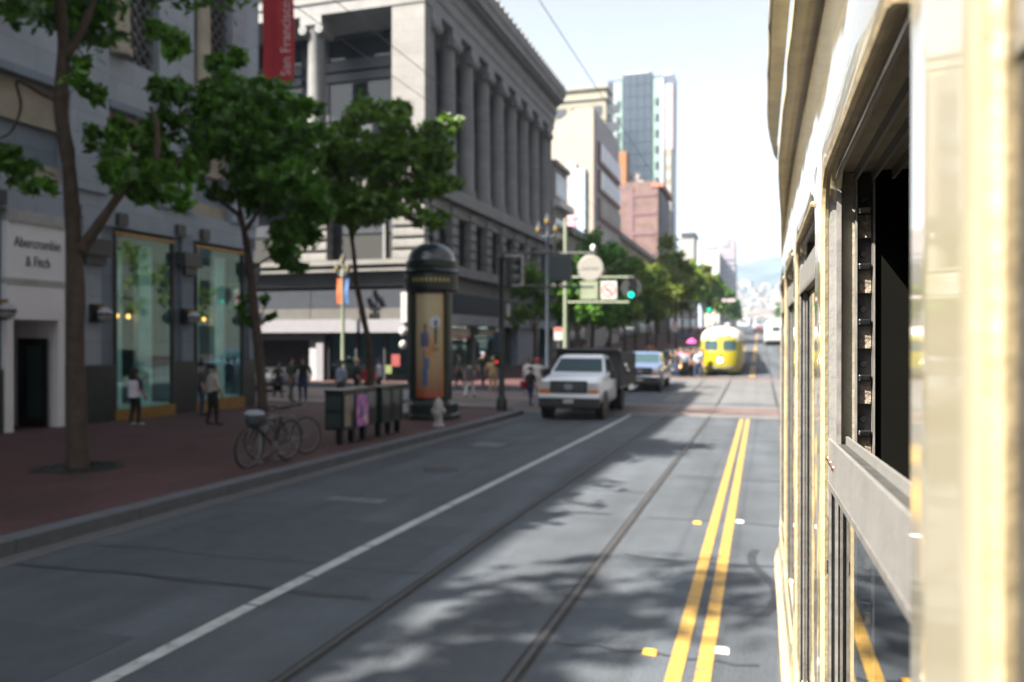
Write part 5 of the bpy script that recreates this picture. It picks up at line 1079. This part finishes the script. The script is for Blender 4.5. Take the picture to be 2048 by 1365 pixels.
# ---------------------------------------------------------------- people
def person_mesh(stride=.0, la=(.05,-.02), ra=(.05,-.02), lean=0.0, bulk=1.0, arm_up=None):
    """One skinned body; returns mesh with slots skin, top, trousers, shoes."""
    V, E, Rr, G = [], [], [], []
    def add(p, r, par=None, grp='top'):
        V.append(p); Rr.append(r if hasattr(r,'__len__') else (r,r)); G.append(grp)
        if par is not None: E.append((par,len(V)-1))
        return len(V)-1
    ln = lambda z: -lean*(z-.9)
    pel = add((0,0,.95),(.145*bulk,.11*bulk),None,'trousers'); sp = add((0,ln(1.12),1.12),(.13*bulk,.10*bulk),pel); ch = add((0,ln(1.3),1.3),(.155*bulk,.115*bulk),sp)
    nb = add((0,ln(1.45),1.45),.07,ch); nk = add((0,ln(1.52)-.005,1.52),.048,nb,'skin'); jw = add((0,ln(1.57)-.025,1.575),.062,nk,'skin'); hd = add((0,ln(1.64)-.012,1.645),(.078,.092),jw,'skin'); cr = add((0,ln(1.7),1.70),(.062,.075),hd,'skin')
    add((0,ln(1.62)-.115,1.625),.014,hd,'skin')
    for s,(fw,out) in ((-1,la),(1,ra)):
        sh_ = add((s*.175*bulk,ln(1.41),1.405),.062*bulk,ch); 
        up = arm_up and s == arm_up
        if up: el,wr,hn = (s*.25,-.18,1.25),(s*.2,-.36,1.36),(s*.19,-.40,1.42)
        else: el,wr,hn = (s*(.22+out)*bulk,ln(1.15)-fw*.25,1.13),(s*(.23+out)*bulk,ln(.9)-fw*.9-.04,.91),(s*(.22+out)*bulk,ln(.83)-fw*1.05-.05,.835)
        e_ = add(el,.046*bulk,sh_); w_ = add(wr,.031,e_,'skin'); h_ = add(hn,(.034,.022),w_,'skin'); d = (Vector(hn)-Vector(wr)).normalized()
        side = Vector((0,1,0)) if abs(d.z) > .5 else Vector((0,0,1))
        for k in range(4):
            o_ = side*(k-1.5)*.021; b0 = Vector(hn)+d*.03+o_; L = (.055,.07,.065,.05)[k]
            f1 = add(tuple(b0),.010,h_,'skin'); f2 = add(tuple(b0+d*L*.6+Vector((-s*.006,0,0))),.009,f1,'skin'); add(tuple(b0+d*L+Vector((-s*.018,0,0))),.007,f2,'skin')
        t1 = add(tuple(Vector(hn)-d*.01-side*.042),.011,h_,'skin'); add(tuple(Vector(hn)+d*.035-side*.055),.008,t1,'skin')
    for s,f in ((-1,stride),(1,-stride)):
        hp = add((s*.09,0,.87),.095*bulk,pel,'trousers'); kn = add((s*.095,-f*.5-.02,.49),.062*min(bulk,1.15),hp,'trousers'); back = max(0,-f)
        an = add((s*.1,-f*1.0+.02,.085+back*.12),.043,kn,'trousers'); hl = add((s*.1,-f*1.0+.03,.045+back*.12),.038,an,'shoes'); add((s*.11,-f*1.0-.16,.032+back*.02),.03,hl,'shoes')
    me = bpy.data.meshes.new('body'); me.from_pydata(V,E,[]); ob = bpy.data.objects.new('body', me); COL.objects.link(ob)
    sk = ob.modifiers.new('skin','SKIN'); sk.use_smooth_shade = True; ob.modifiers.new('sub','SUBSURF').levels = 1
    for i,sv in enumerate(me.skin_vertices[0].data): sv.radius = Rr[i]; sv.use_root = (i == 0)
    dg = bpy.context.evaluated_depsgraph_get(); out = bpy.data.meshes.new_from_object(ob.evaluated_get(dg)); bpy.data.objects.remove(ob)
    A = np.array([V[a] for a,b in E]); Bq = np.array([V[b] for a,b in E]); gi = {'skin':0,'top':1,'trousers':2,'shoes':3}
    eg = [gi[G[b]] for a,b in E]; ab = Bq-A; l2 = (ab**2).sum(1)
    rr_ = np.array([sum(Rr[b])/2 for a,b in E])
    idx = []
    for f in out.polygons:
        c = np.array(f.center); t = np.clip(((c-A)*ab).sum(1)/l2,0,1); dd = np.linalg.norm(c-(A+ab*t[:,None]),axis=1)-rr_*.8; e = int(np.argmin(dd)); gg = eg[e]
        if gg == 2 and c[2] > .98: gg = 1
        if gg == 1 and c[2] < .93 and abs(c[0]) < .17: gg = 2
        idx.append(gg)
    out.materials.clear()
    for _ in range(4): out.materials.append(None)
    out.polygons.foreach_set('material_index', idx); out.polygons.foreach_set('use_smooth',[True]*len(idx)); out.update(); return out
POSE = {'stand':person_mesh(), 'walk':person_mesh(.22,(.16,.0),(-.14,.0),.03), 'step':person_mesh(-.16,(-.1,.02),(.14,.02),.02), 'coat':person_mesh(.08,(.05,.06),(.02,.06),.03,1.22), 'reach':person_mesh(.05,(.1,.0),(.1,.0),.04,1.05,1), 'bulk':person_mesh(.0,(.1,.05),(.12,.05),.0,1.15)}
HAIR = MB().ellip((0,.018,1.672),(.098,.112,.098),14,9,z0=-.35).mesh('hair', None, smooth=True)
LONGH = MB().ellip((0,.018,1.672),(.104,.114,.10),14,9,z0=-.5).loft([[(x*w,y_+.0,z) for x,y_ in ((-1,.05),(-.7,.12),(0,.14),(.7,.12),(1,.05),(.8,.03),(0,.05),(-.8,.03))] for z,w in ((1.66,.1),(1.5,.13),(1.34,.15),(1.22,.12))]).mesh('hair', None, smooth=True)
CAP = MB().ellip((0,.01,1.68),(.105,.118,.095),14,8,z0=-.1).prism([(-.07,-.2),(.07,-.2),(.09,-.08),(-.09,-.08)],2,1.665,1.68).mesh('cap', None, smooth=True)
BAG = MB().bevbox(-.19,.19,-.09,.09,-.2,.18,.04).tube([(-.1,0,.17),(-.08,0,.32),(.08,0,.32),(.1,0,.17)],.012,6).mesh('bag', None)
_cm = {}
def cloth(c):
    if c not in _cm: _cm[c] = mat('cloth_%d' % len(_cm), c, .85, .12, 9)
    return _cm[c]
def person(label, loc, rz, pose, h, top, trou, hair=(.012,.01,.009), shoes=(.02,.02,.02), skin=None, hairkind='short', bag=None, group=None, jacket=None):
    t = thing('person', label, 'person', loc, rz, group); t.scale = (h/1.78*1.13,h/1.78*1.13,h/1.78)
    me = POSE[pose].copy(); me.materials[0] = skin or M_skin; me.materials[1] = cloth(top); me.materials[2] = cloth(trou); me.materials[3] = cloth(shoes)
    part('body', me, t)
    hm = {'short':HAIR,'long':LONGH,'cap':CAP}[hairkind].copy(); hm.materials.clear(); hm.materials.append(cloth(hair)); part('cap' if hairkind == 'cap' else 'hair', hm, t)
    if jacket:   # open jacket shell over shoulders and sides
        b = MB(); secs = []
        for z,w,d_ in ((.8,.215,.16),(1.0,.2,.155),(1.2,.205,.15),(1.36,.22,.145),(1.44,.17,.11)):
            secs.append([(w*math.sin(a),d_*math.cos(a)*1.0+.0,z) for a in np.linspace(-2.5,2.5,15)])
        o = b.loft(secs, cap=False, close=False).build('jacket', cloth(jacket), t, recalc=False); o.modifiers.new('thick','SOLIDIFY').thickness = .02
    if bag:
        bm_ = BAG.copy(); bm_.materials.clear(); bm_.materials.append(cloth(bag)); bg_ = part('shoulder_bag', bm_, t, (.27,.03,.93),(0,0,R(80)))
    return t
W_, K_, D_, N_ = (.62,.62,.68), (.018,.018,.02), (.05,.05,.055), (.03,.045,.1)
def P(px, py, dz=.15): return on_ground(px,py,dz)
person('person with long black hair, white top and black sleeves facing the display window', P(270,851), R(165),'reach',1.56,(.03,.03,.035),K_,hairkind='long',shoes=(.5,.5,.5)).name
o = [x for x in bpy.data.objects if x.get('label','').startswith('person with long black hair')][0]
MB().loft([[(w*math.sin(a),d_*math.cos(a)+.02,z) for a in np.linspace(0,2*math.pi,16,endpoint=False)] for z,w,d_ in ((.86,.19,.15),(1.05,.175,.145),(1.25,.19,.145),(1.38,.19,.12))]).build('white_top', cloth((.6,.6,.72)), o)
person('person in a cream short jacket and black trousers looking into the shop window', P(425,851), R(150),'coat',1.66,(.42,.41,.39),K_)
person('person in a dark jacket standing close beside the one in the cream jacket', P(403,832), R(120),'stand',1.66,D_,N_)
person('person in a green jacket with a white shoulder bag walking past the store corner', P(582,803), R(70),'walk',1.72,(.05,.075,.06),(.1,.11,.11),bag=(.6,.6,.66))
person('person in a black jacket and jeans standing at the store corner', P(606,803), R(10),'bulk',1.74,K_,N_)
person('person in dark clothes bending beside the pale silver car', P(556,796), R(60),'step',1.5,D_,(.04,.05,.06),bag=(.25,.3,.42))
person('person in a pale blue patterned shirt behind the newspaper rack', P(682,812), R(-20),'stand',1.66,(.33,.38,.52),N_,skin=M_skin2)
person('person with fair hair and black jacket behind the newspaper rack', P(713,806), R(100),'walk',1.72,K_,K_,hair=(.5,.38,.22))
person('person in a bright red sweater behind the newspaper rack', P(737,812), R(-10),'bulk',1.6,(.42,.02,.03),D_,skin=M_skin2)
person('person in a white shirt and blue cap behind the one in red', P(758,803), R(-60),'stand',1.72,(.55,.57,.66),N_,hair=(.03,.05,.2),hairkind='cap')
person('person in white sleeves and white trousers crossing in the sunshine', P(939,795,.01), R(170),'walk',1.62,(.5,.5,.52),(.68,.67,.68),jacket=(.12,.1,.1))
person('person in a long tan coat crossing away from the corner', P(986,786,.01), R(190),'coat',1.72,(.38,.27,.14),(.36,.26,.14),hair=(.4,.3,.16))
person('person in a dark coat by the colonnaded building window', P(966,772,.15), R(60),'coat',1.74,K_,D_,hair=(.14,.16,.25))
person('person in dark clothes with pale shoes beside the advertising column', P(920,776,.1), R(-70),'walk',1.72,D_,K_,shoes=(.6,.6,.6))
person('person in a white shirt and pale jeans waiting at the corner', P(1056,790,.01), R(-10),'stand',1.66,(.66,.63,.6),(.3,.34,.38))
person('person in a black top and blue jeans standing in front of the white-shirted pair', P(1061,812,.05), R(160),'step',1.5,K_,N_,bag=(.3,.03,.05))
person('person in a red cap and white top standing behind the pickup', P(1074,795,.01), R(20),'bulk',1.72,(.66,.66,.66),(.6,.58,.53),hair=(.5,.03,.04),hairkind='cap')
crowd = [(1342,752,(.1,.07,.06),D_,'brown jacket'),(1352,755,K_,N_,'black coat and navy trousers'),(1362,751,(.28,.12,.2),D_,'plum top'),(1369,754,(.16,.2,.24),K_,'grey-blue jacket'),(1376,749,(.3,.03,.04),N_,'dark red jacket'),(1383,753,(.09,.05,.04),K_,'dark brown coat'),(1389,750,(.1,.1,.12),D_,'charcoal jacket'),(1395,755,(.55,.58,.66),N_,'white shirt'),(1402,753,(.42,.45,.6),K_,'pale blue shirt'),(1407,750,K_,D_,'black coat beside the streetcar door'),(1398,748,(.5,.48,.4),D_,'cream sweater')]
poses = ['stand','bulk','step','coat','walk']
for k,(px,py,tc_,lc,desc) in enumerate(crowd):
    person('person in '+desc+' in the crowd waiting by the yellow streetcar', P(px,py,.0), R(random.uniform(-90,90)), poses[k%5], random.uniform(1.62,1.82), tc_, lc, hair=random.choice([(.012,.01,.009),(.06,.035,.02),(.2,.15,.1)]), group='crowd at the stop')
for px,py,Yy,c,lab,r_ in ((1384,682,51,(.55,.06,.25),'open pink umbrella held over the waiting crowd',.34),(1368,671,54,(.02,.025,.04),'open dark umbrella held over the waiting crowd',.75)):
    p_ = at_y(px,py,Yy); t = thing('umbrella', lab, 'umbrella', (p_.x,Yy,p_.z-.8))
    cn = MB(); n = 8; cn.lathe([(.01,.95),(r_*.4,.90),(r_*.75,.8),(r_,.66)],n); cn.f = [f for f in cn.f if len(f) == 4]; o = cn.build('canopy', cloth(c), t, recalc=False); o.modifiers.new('thick','SOLIDIFY').thickness = .006
    MB().tube([(0,0,.0),(0,0,1.0)],.009,6).build('shaft', M_steel, t); MB().tube([(0,0,.0),(0,-.03,-.06),(0,-.07,-.05)],.013,6).build('handle', M_black, t)
# people under the trees further along
for k,(px,Y,c,lab) in enumerate(((1150,52,K_,'black coat walking under the trees beyond the pale green pole'),(1172,60,(.3,.24,.2),'tan jacket walking under the trees of the far block'),(1215,66,(.12,.1,.1),'dark clothes under the trees behind the silver-blue pickup'),(1300,62,(.4,.2,.12),'rust sweater behind the dark teal car'))):
    q = at_y(px,700,Y); person('person in '+lab, (min(q.x,-9.6) if k < 3 else q.x,Y,g(Y)+(.15 if k < 3 else 0)), R(k*70), poses[k], 1.74, c, D_)
# ---------------------------------------------------------------- the cream streetcar the photograph is taken from
def cream_mat():
    m = bpy.data.materials.new('cream_paint'); m.use_nodes = True; n = m.node_tree.nodes; l = m.node_tree.links; b = n['Principled BSDF']
    b.inputs['Roughness'].default_value = .32; b.inputs['Coat Weight'].default_value = 1; b.inputs['Coat Roughness'].default_value = .03; b.inputs['Coat IOR'].default_value = 1.5
    tc = n.new('ShaderNodeTexCoord'); nz = n.new('ShaderNodeTexNoise'); nz.inputs['Scale'].default_value = 5; nz.inputs['Detail'].default_value = 7; cr = n.new('ShaderNodeValToRGB')
    mp = n.new('ShaderNodeMapping'); mp.inputs['Scale'].default_value = (1,1,.25); l.new(tc.outputs['Object'], mp.inputs[0]); l.new(mp.outputs[0], nz.inputs['Vector']); l.new(nz.outputs[0], cr.inputs[0])
    e = cr.color_ramp.elements; e[0].position = .22; e[0].color = (.33,.30,.215,1); e[1].position = .5; e[1].color = (.375,.345,.25,1); l.new(cr.outputs[0], b.inputs['Base Color'])
    n2 = n.new('ShaderNodeTexNoise'); n2.inputs['Scale'].default_value = 3.2; l.new(mp.outputs[0], n2.inputs['Vector']); bp_ = n.new('ShaderNodeBump'); bp_.inputs['Strength'].default_value = .07; bp_.inputs['Distance'].default_value = .02
    l.new(n2.outputs[0], bp_.inputs['Height']); l.new(bp_.outputs[0], b.inputs['Coat Normal']); l.new(bp_.outputs[0], b.inputs['Normal']); return m
M_crm = cream_mat()
M_tan = mat('weathered_tan_rubber',(.33,.27,.165),.5,.3,30,.12,bscale=120); M_tanrail = mat('tan_gutter_paint',(.38,.335,.225),.5,.2,14,.1,bscale=60,coat=.3)
M_sash = mat('brushed_sash_metal',(.25,.25,.245),.42,.12,14,.08,bscale=90,metal=.3); M_sashd = mat('dark_sash_channel',(.045,.045,.043),.5,.3,25,.2,bscale=80); M_strip = mat('worn_channel_edge',(.30,.29,.28),.35,.3,60,metal=.6)
M_track = mat('olive_track',(.2,.185,.14),.55,.3,12,.15); M_int = mat('interior_shade_black',(.006,.006,.0055),1.0,.2,3,spec=0); M_pocket = mat('worn_pocket',(.16,.13,.10),.6,.5,60,.4,bscale=140); M_cop = mat('copper_rivet',(.55,.30,.2),.3,.1,20,metal=.9)  # interior material near black, the inside's shade put into its colour
M_ownglass = glass_mat('streetcar_glass',(.5,.52,.5),1.55)
OC = thing('streetcar', 'cream painted vintage streetcar with a row of drop windows, its side close by', 'streetcar', (1.37,0,0))
OX = OC.location
SW = .08
def wx(y, h):
    x = SW
    if h > .24: x += .024*((h-.24)/.35)**1.5
    if h < -.82: x -= .010*min(1,(-.82-h)/.06)
    if y > 3.38: x += .42*((y-3.38)/.9)**2.2
    return x
def W3(y, h, dx=0): return (wx(y,h)+dx, y, EYE+h)
def _ob(b, name, m, parent=None, smooth=False, recalc=True):
    b.v = [(x-OX[0],y-OX[1],z-OX[2]) for x,y,z in b.v]; return b.build(name, m, parent, smooth=smooth, recalc=recalc)
PW, Y0, Y1w, HS, HH, RC = .8, .498, 1.12, -.78, .215, .06
def rrect(y0,y1,h0,h1,r,nc=7,ns=10):
    P_ = []
    for (cy,ch,a0) in ((y1-r,h0+r,-90),(y1-r,h1-r,0),(y0+r,h1-r,90),(y0+r,h0+r,180)):
        for i in range(nc):
            a = R(a0+90*i/(nc-1)); P_.append((cy+r*math.cos(a),ch+r*math.sin(a),math.cos(a),math.sin(a)))
    out = []; n = len(P_)
    for i in range(n):
        out.append(P_[i]); q_ = P_[(i+1)%n]
        if (i+1) % nc == 0:
            for k in range(1,ns): t = k/ns; out.append((P_[i][0]+(q_[0]-P_[i][0])*t, P_[i][1]+(q_[1]-P_[i][1])*t, P_[i][2], P_[i][3]))
    return out
for k in range(-4,4):
    a,b_ = Y0+PW*k, Y1w+PW*k; oy0,oy1,oh0,oh1 = a-.089,b_+.089,-.92,.30
    inner = rrect(a,b_,HS,HH,RC); outer = []
    for (y,h,ny,nh) in inner:
        t = min([v for v in ((oy1-y)/ny if ny > 1e-6 else 9,(oy0-y)/ny if ny < -1e-6 else 9,(oh1-h)/nh if nh > 1e-6 else 9,(oh0-h)/nh if nh < -1e-6 else 9)]); outer.append([y+ny*t,h+nh*t])
    for cy,chh in ((oy0,oh0),(oy0,oh1),(oy1,oh0),(oy1,oh1)):
        i = min(range(len(outer)), key=lambda i: (outer[i][0]-cy)**2+(outer[i][1]-chh)**2+ .02*((inner[i][0]-cy)**2+(inner[i][1]-chh)**2)); outer[i] = [cy,chh]
    n = len(inner); b = MB()
    rings = [[W3(y,h) for y,h in outer], [W3(q_[0]*.35+o_[0]*.65,q_[1]*.35+o_[1]*.65) for q_,o_ in zip(inner,outer)], [W3(y+ny*.016,h+nh*.016,-.001) for y,h,ny,nh in inner],[W3(y+ny*.005,h+nh*.005,.004) for y,h,ny,nh in inner],[W3(y,h,.014) for y,h,ny,nh in inner],[W3(y,h,.02) for y,h,ny,nh in inner]]
    _ob(b.loft(rings,cap=False),'side_panel',M_crm,OC,True,False)
    # weathered moulding round the opening
    b = MB(); lp = [Vector(W3(y-ny*.001,h-nh*.001,.001+.03*max(0,-ny)**2)) for y,h,ny,nh in inner]; b.tube(lp+[lp[0],lp[1]],[.0055*random.uniform(.94,1.06) for _ in range(len(lp)+2)],7,False)
    wf = _ob(b,'window',M_tan,OC,True,True)
    # guide channels down the far jamb, last one black for the interior shade
    for (x0,x1,dy,m_) in ((.080,.0905,.0,M_sash),(.0905,.096,-.010,M_strip),(.096,.113,.004,M_track),(.113,.1152,-.008,M_strip),(.1152,.134,.012,M_dark),(.134,.1362,-.008,M_strip),(.1362,.24,.0,M_int)):
        _ob(MB().box(x0+.004,x1+.004,b_-.004+dy,b_+.07,EYE+HS-.05,EYE+HH),'guide_channel',m_,wf,False,True)
    _ob(MB().box(.094,.25,a-.07,a+.004,EYE+HS-.05,EYE+HH),'near_jamb',M_sashd,wf,False,True)
    # head tracks
    _ob(MB().box(.088,.26,a-.05,b_+.05,EYE+HH+.001,EYE+HH+.05),'head_soffit',M_track,wf,False,True)
    for x0 in (.092,.116,.137,.160): _ob(MB().box(x0,x0+.0035,a,b_-.006,EYE+HH-.012,EYE+HH+.001),'head_fin',M_sash if x0 < .15 else M_track,wf,False,True)
    _ob(MB().box(.082,.26,a-.05,b_+.05,EYE+HS-.06,EYE+HS-.001),'sill',M_sash,wf,False,True)
    # ratchet rack in the inner channel
    if -1 <= k <= 1:
        lip = MB().bevbox(.1205,.1365,b_-.012,b_+.02,-.004,.004,.002).mesh('rack_lip',M_chrome); pk = MB().box(.1205,.1368,b_-.002,b_+.02,-.034,-.005).mesh('rack_pocket',M_pocket); sc = MB().lathe([(.005,0),(.004,-.003),(.001,-.003)],10,axis=1).mesh('screw',M_sashd)
        for j in range(-9,3):
            hh = .021+.0715*j
            for nm,me_,loc in (('rack_lip',lip,(-OX[0],0,EYE+hh)),('rack_pocket',pk,(-OX[0],0,EYE+hh)),('screw',sc,(.1285-OX[0],b_+.008,EYE+hh+.017))): part(nm,me_,wf,loc)
    # sash
    if k == 0: f0,f1,th = -.105,-.1305,.058
    else: f0,f1,th = .150,.150,.05
    def hs(y): return f0+(f1-f0)*(y-a)/(b_-a)
    ya,yb_ = a+.004,b_-.006
    def barloft(x0,x1,t0,t1,name,m_):
        secs = [[(x0,y,EYE+hs(y)+t0),(x1,y,EYE+hs(y)+t0),(x1,y,EYE+hs(y)+t1),(x0,y,EYE+hs(y)+t1)] for y in np.linspace(ya,yb_,10)]; return _ob(MB().loft(secs),name,m_,wf,False,True)
    barloft(.0845,.0885,-th,.0,'sash_rail',M_sash); barloft(.0886,.106,-th+.004,-.007,'sash_channel',M_sashd); barloft(.1061,.1095,-th,.003,'sash_rail',M_sash); barloft(.0835,.0847,-th-.003,-th+.004,'sash_bead',M_strip)
    gb = MB().quad((0.0965,ya,EYE+HS),(0.0965,yb_,EYE+HS),(0.0965,yb_,EYE+hs(yb_)-th+.006),(0.0965,ya,EYE+hs(ya)-th+.006)); _ob(gb,'glass',M_ownglass,wf,False,True)
    for x0,x1,y0,y1,m_ in ((.0855,.0958,b_-.022,b_-.004,M_sashd),(.0845,.0875,b_-.026,b_-.022,M_strip),(.092,.0955,b_-.028,b_-.0225,M_strip)): _ob(MB().box(x0,x1,y0,y1,EYE+HS,EYE+hs(y1)-th+.001),'sash_stile',m_,wf,False,True)
    if k == 0:
        for j in range(3): _ob(MB().ellip((.0845,yb_-.006-.04*j,EYE+hs(yb_)-.026),(.003,.0042,.0042),10,6),'rivet',M_cop,wf,True,True)
        _ob(MB().bevbox(.0825,.0885,b_-.02,b_-.008,EYE-.305,EYE-.285,.002),'latch',M_chrome,wf,False,True); _ob(MB().prism([(b_-.02,EYE-.23),(b_-.006,EYE-.23),(b_-.013,EYE-.19)],0,.0835,.0855),'latch_plate',M_strip,wf,False,True)
        for z_ in (.44,.62): _ob(MB().ellip((wx(b_+.03,-z_)-.0005,b_+.012,EYE-z_),(.0025,.004,.004),8,5),'screw_head',M_crm,wf,True,True)
# remaining skin: letterboard, skirt, ends
def skin_sheet(name, m, hs_, y0, y1, ny=60, dx=0):
    b = MB(); ys = np.linspace(y0,y1,ny)
    for y in ys:
        for h in hs_: b.v.append(W3(y,h,dx))
    n = len(hs_); b.f = [(i*n+j,(i+1)*n+j,(i+1)*n+j+1,i*n+j+1) for i in range(ny-1) for j in range(n-1)]; return _ob(b,name,m,OC,True,False)
yL, yF_ = Y0-PW*4-.089, 4.28
skin_sheet('letterboard',M_crm,[.30,.36,.42,.48,.54,.60,.64],yL,yF_); skin_sheet('skirt',M_crm,[-1.75,-1.5,-1.2,-1.0,-.95,-.92],yL,yF_)
skin_sheet('front_quarter_panel',M_crm,[-.92,-.6,-.3,0,.30],Y1w+PW*3+.089,yF_,20)
# belt bead under the sills
b = MB(); b.tube([W3(y,-.90,-.004) for y in np.linspace(yL,yF_-.2,50)],.012,7); _ob(b,'belt_rail',M_crm,OC,True,True)
# drip rail that bends down at the end
path = [(y,.60) for y in np.linspace(yL,2.55,30)]+[(2.7,.585),(2.85,.555),(3.0,.515),(3.13,.465),(3.24,.41),(3.32,.36),(3.36,.325)]
secs = []
for i,(y,h) in enumerate(path):
    f = 1 if y < 2.9 else max(.15,1-(y-2.9)/.5*.85); w0 = wx(y,h+.02); x0 = w0+(.056-w0)*f; hh = .034*(1 if y < 3.0 else max(.4,1-(y-3)/.4*.6))
    j = .0015*math.sin(y*23)+.001*math.sin(y*51)
    secs.append([(w0+.004,y,EYE+h-hh*.35),(x0+.012,y,EYE+h-hh*.5),(x0+.001+j,y,EYE+h-hh*.3),(x0+j,y,EYE+h+hh*.3),(x0+.010,y,EYE+h+hh*.75),(w0+.004,y,EYE+h+hh*.9)])
_ob(MB().loft(secs),'drip_rail',M_tanrail,OC,True,True)
path = [(y,.02) for y in np.linspace(yL,2.7,30)]+[(2.95,.022),(3.15,.027),(3.35,.036),(3.5,.046),(3.62,.056),(3.7,.064)]
secs = [[(.066,y,EYE+.785),(x0+.008,y,EYE+.785),(x0+.0015*math.sin(y*17),y,EYE+.795),(x0,y,EYE+.83),(x0+.012,y,EYE+.845),(.068,y,EYE+.84)] for y,x0 in path]
_ob(MB().loft(secs),'roof_gutter',M_tanrail,OC,True,True)
# roof, far side, floor, front, near-black lining added to keep the inside dark
rp = [(.104,.64),(.105,.70),(.108,.78),(.12,.86),(.20,.95),(.40,1.02),(.8,1.06),(1.37,1.075)]
def endx(x,y): return x + (.42*((y-3.38)/.9)**2.2 if y > 3.38 else 0)*(1 if x < 1.37 else -1)*max(0,min(1,abs(1.37-x)/1.27))
full = rp+[(2.74-x,h) for x,h in rp[-2::-1]]
_ob(MB().loft([[(endx(x,y),y,EYE+h) for x,h in full] for y in np.linspace(yL,yF_,50)],cap=False,close=False),'roof',M_crm,OC,True,False)
_ob(MB().loft([[(endx(2.74-.08,y),y,EYE+h) for h in (.64,.3,-.9,-1.75)] for y in np.linspace(yL,yF_,50)],cap=False,close=False),'far_side',M_crm,OC,True,False)
fr = [(endx(x,yF_),yF_,EYE+h) for x,h in full]+[(endx(2.66,yF_),yF_,EYE-1.75),(endx(.08,yF_),yF_,EYE-1.75)]
_ob(MB().loft([fr,[(1.37+(x-1.37)*.8,yF_+.35,z if z < EYE+.5 else EYE+.5+(z-EYE-.5)*.6) for x,y,z in fr]]),'front',M_crm,OC,False,True)
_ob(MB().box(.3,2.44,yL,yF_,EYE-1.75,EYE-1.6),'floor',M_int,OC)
_ob(MB().box(.26,2.5,yL,3.6,EYE+.52,EYE+.55),'ceiling_blackout',M_int,OC); _ob(MB().box(2.5,2.53,yL,3.6,EYE-1.6,EYE+.52),'wall_blackout',M_int,OC); _ob(MB().box(.34,2.5,3.4,3.43,EYE-1.6,EYE+.52),'end_blackout',M_int,OC); _ob(MB().box(.26,2.5,yL,yL+.03,EYE-1.6,EYE+.52),'end_blackout',M_int,OC)
_ob(MB().box(.15,.27,yL,3.4,EYE-1.6,EYE+HS-.06),'lower_blackout',M_int,OC); _ob(MB().box(.20,.262,yL,3.4,EYE+HH+.051,EYE+.52),'upper_blackout',M_int,OC)
for k in range(-4,3): _ob(MB().box(.155,.26,Y1w+PW*k+.07,Y0+PW*(k+1)-.07,EYE+HS-.06,EYE+HH+.05),'post_blackout',M_int,OC)  # near-black fill between windows, added to stop light passing
for k in range(4): _ob(MB().bevbox(.45,.95,-1.8+k*1.2,-1.68+k*1.2,EYE-1.6,EYE-.45,.04),'seat_back',mat('seat_green',(.03,.035,.03),.6),OC)
for k,y_ in enumerate((3.0,-2.2)):
    for x in (.64,2.12): wheel(OC,x-1.37,y_,.33,.12)

# ---------------------------------------------------------------- haze
hzb = MB().box(-2900,2900,-70,3000,-3,270).build('haze', None); hzb['kind'] = 'stuff'; tag(hzb,'thin pale blue haze filling the air over the street and hills')
hm_ = bpy.data.materials.new('haze'); hm_.use_nodes = True; nn = hm_.node_tree.nodes; nn.clear(); oo = nn.new('ShaderNodeOutputMaterial'); pv = nn.new('ShaderNodeVolumePrincipled')
pv.inputs['Color'].default_value = (.55,.74,1.0,1); pv.inputs['Density'].default_value = .0002; pv.inputs['Anisotropy'].default_value = .2
hm_.node_tree.links.new(pv.outputs[0], oo.inputs['Volume']); hzb.data.materials.append(hm_)
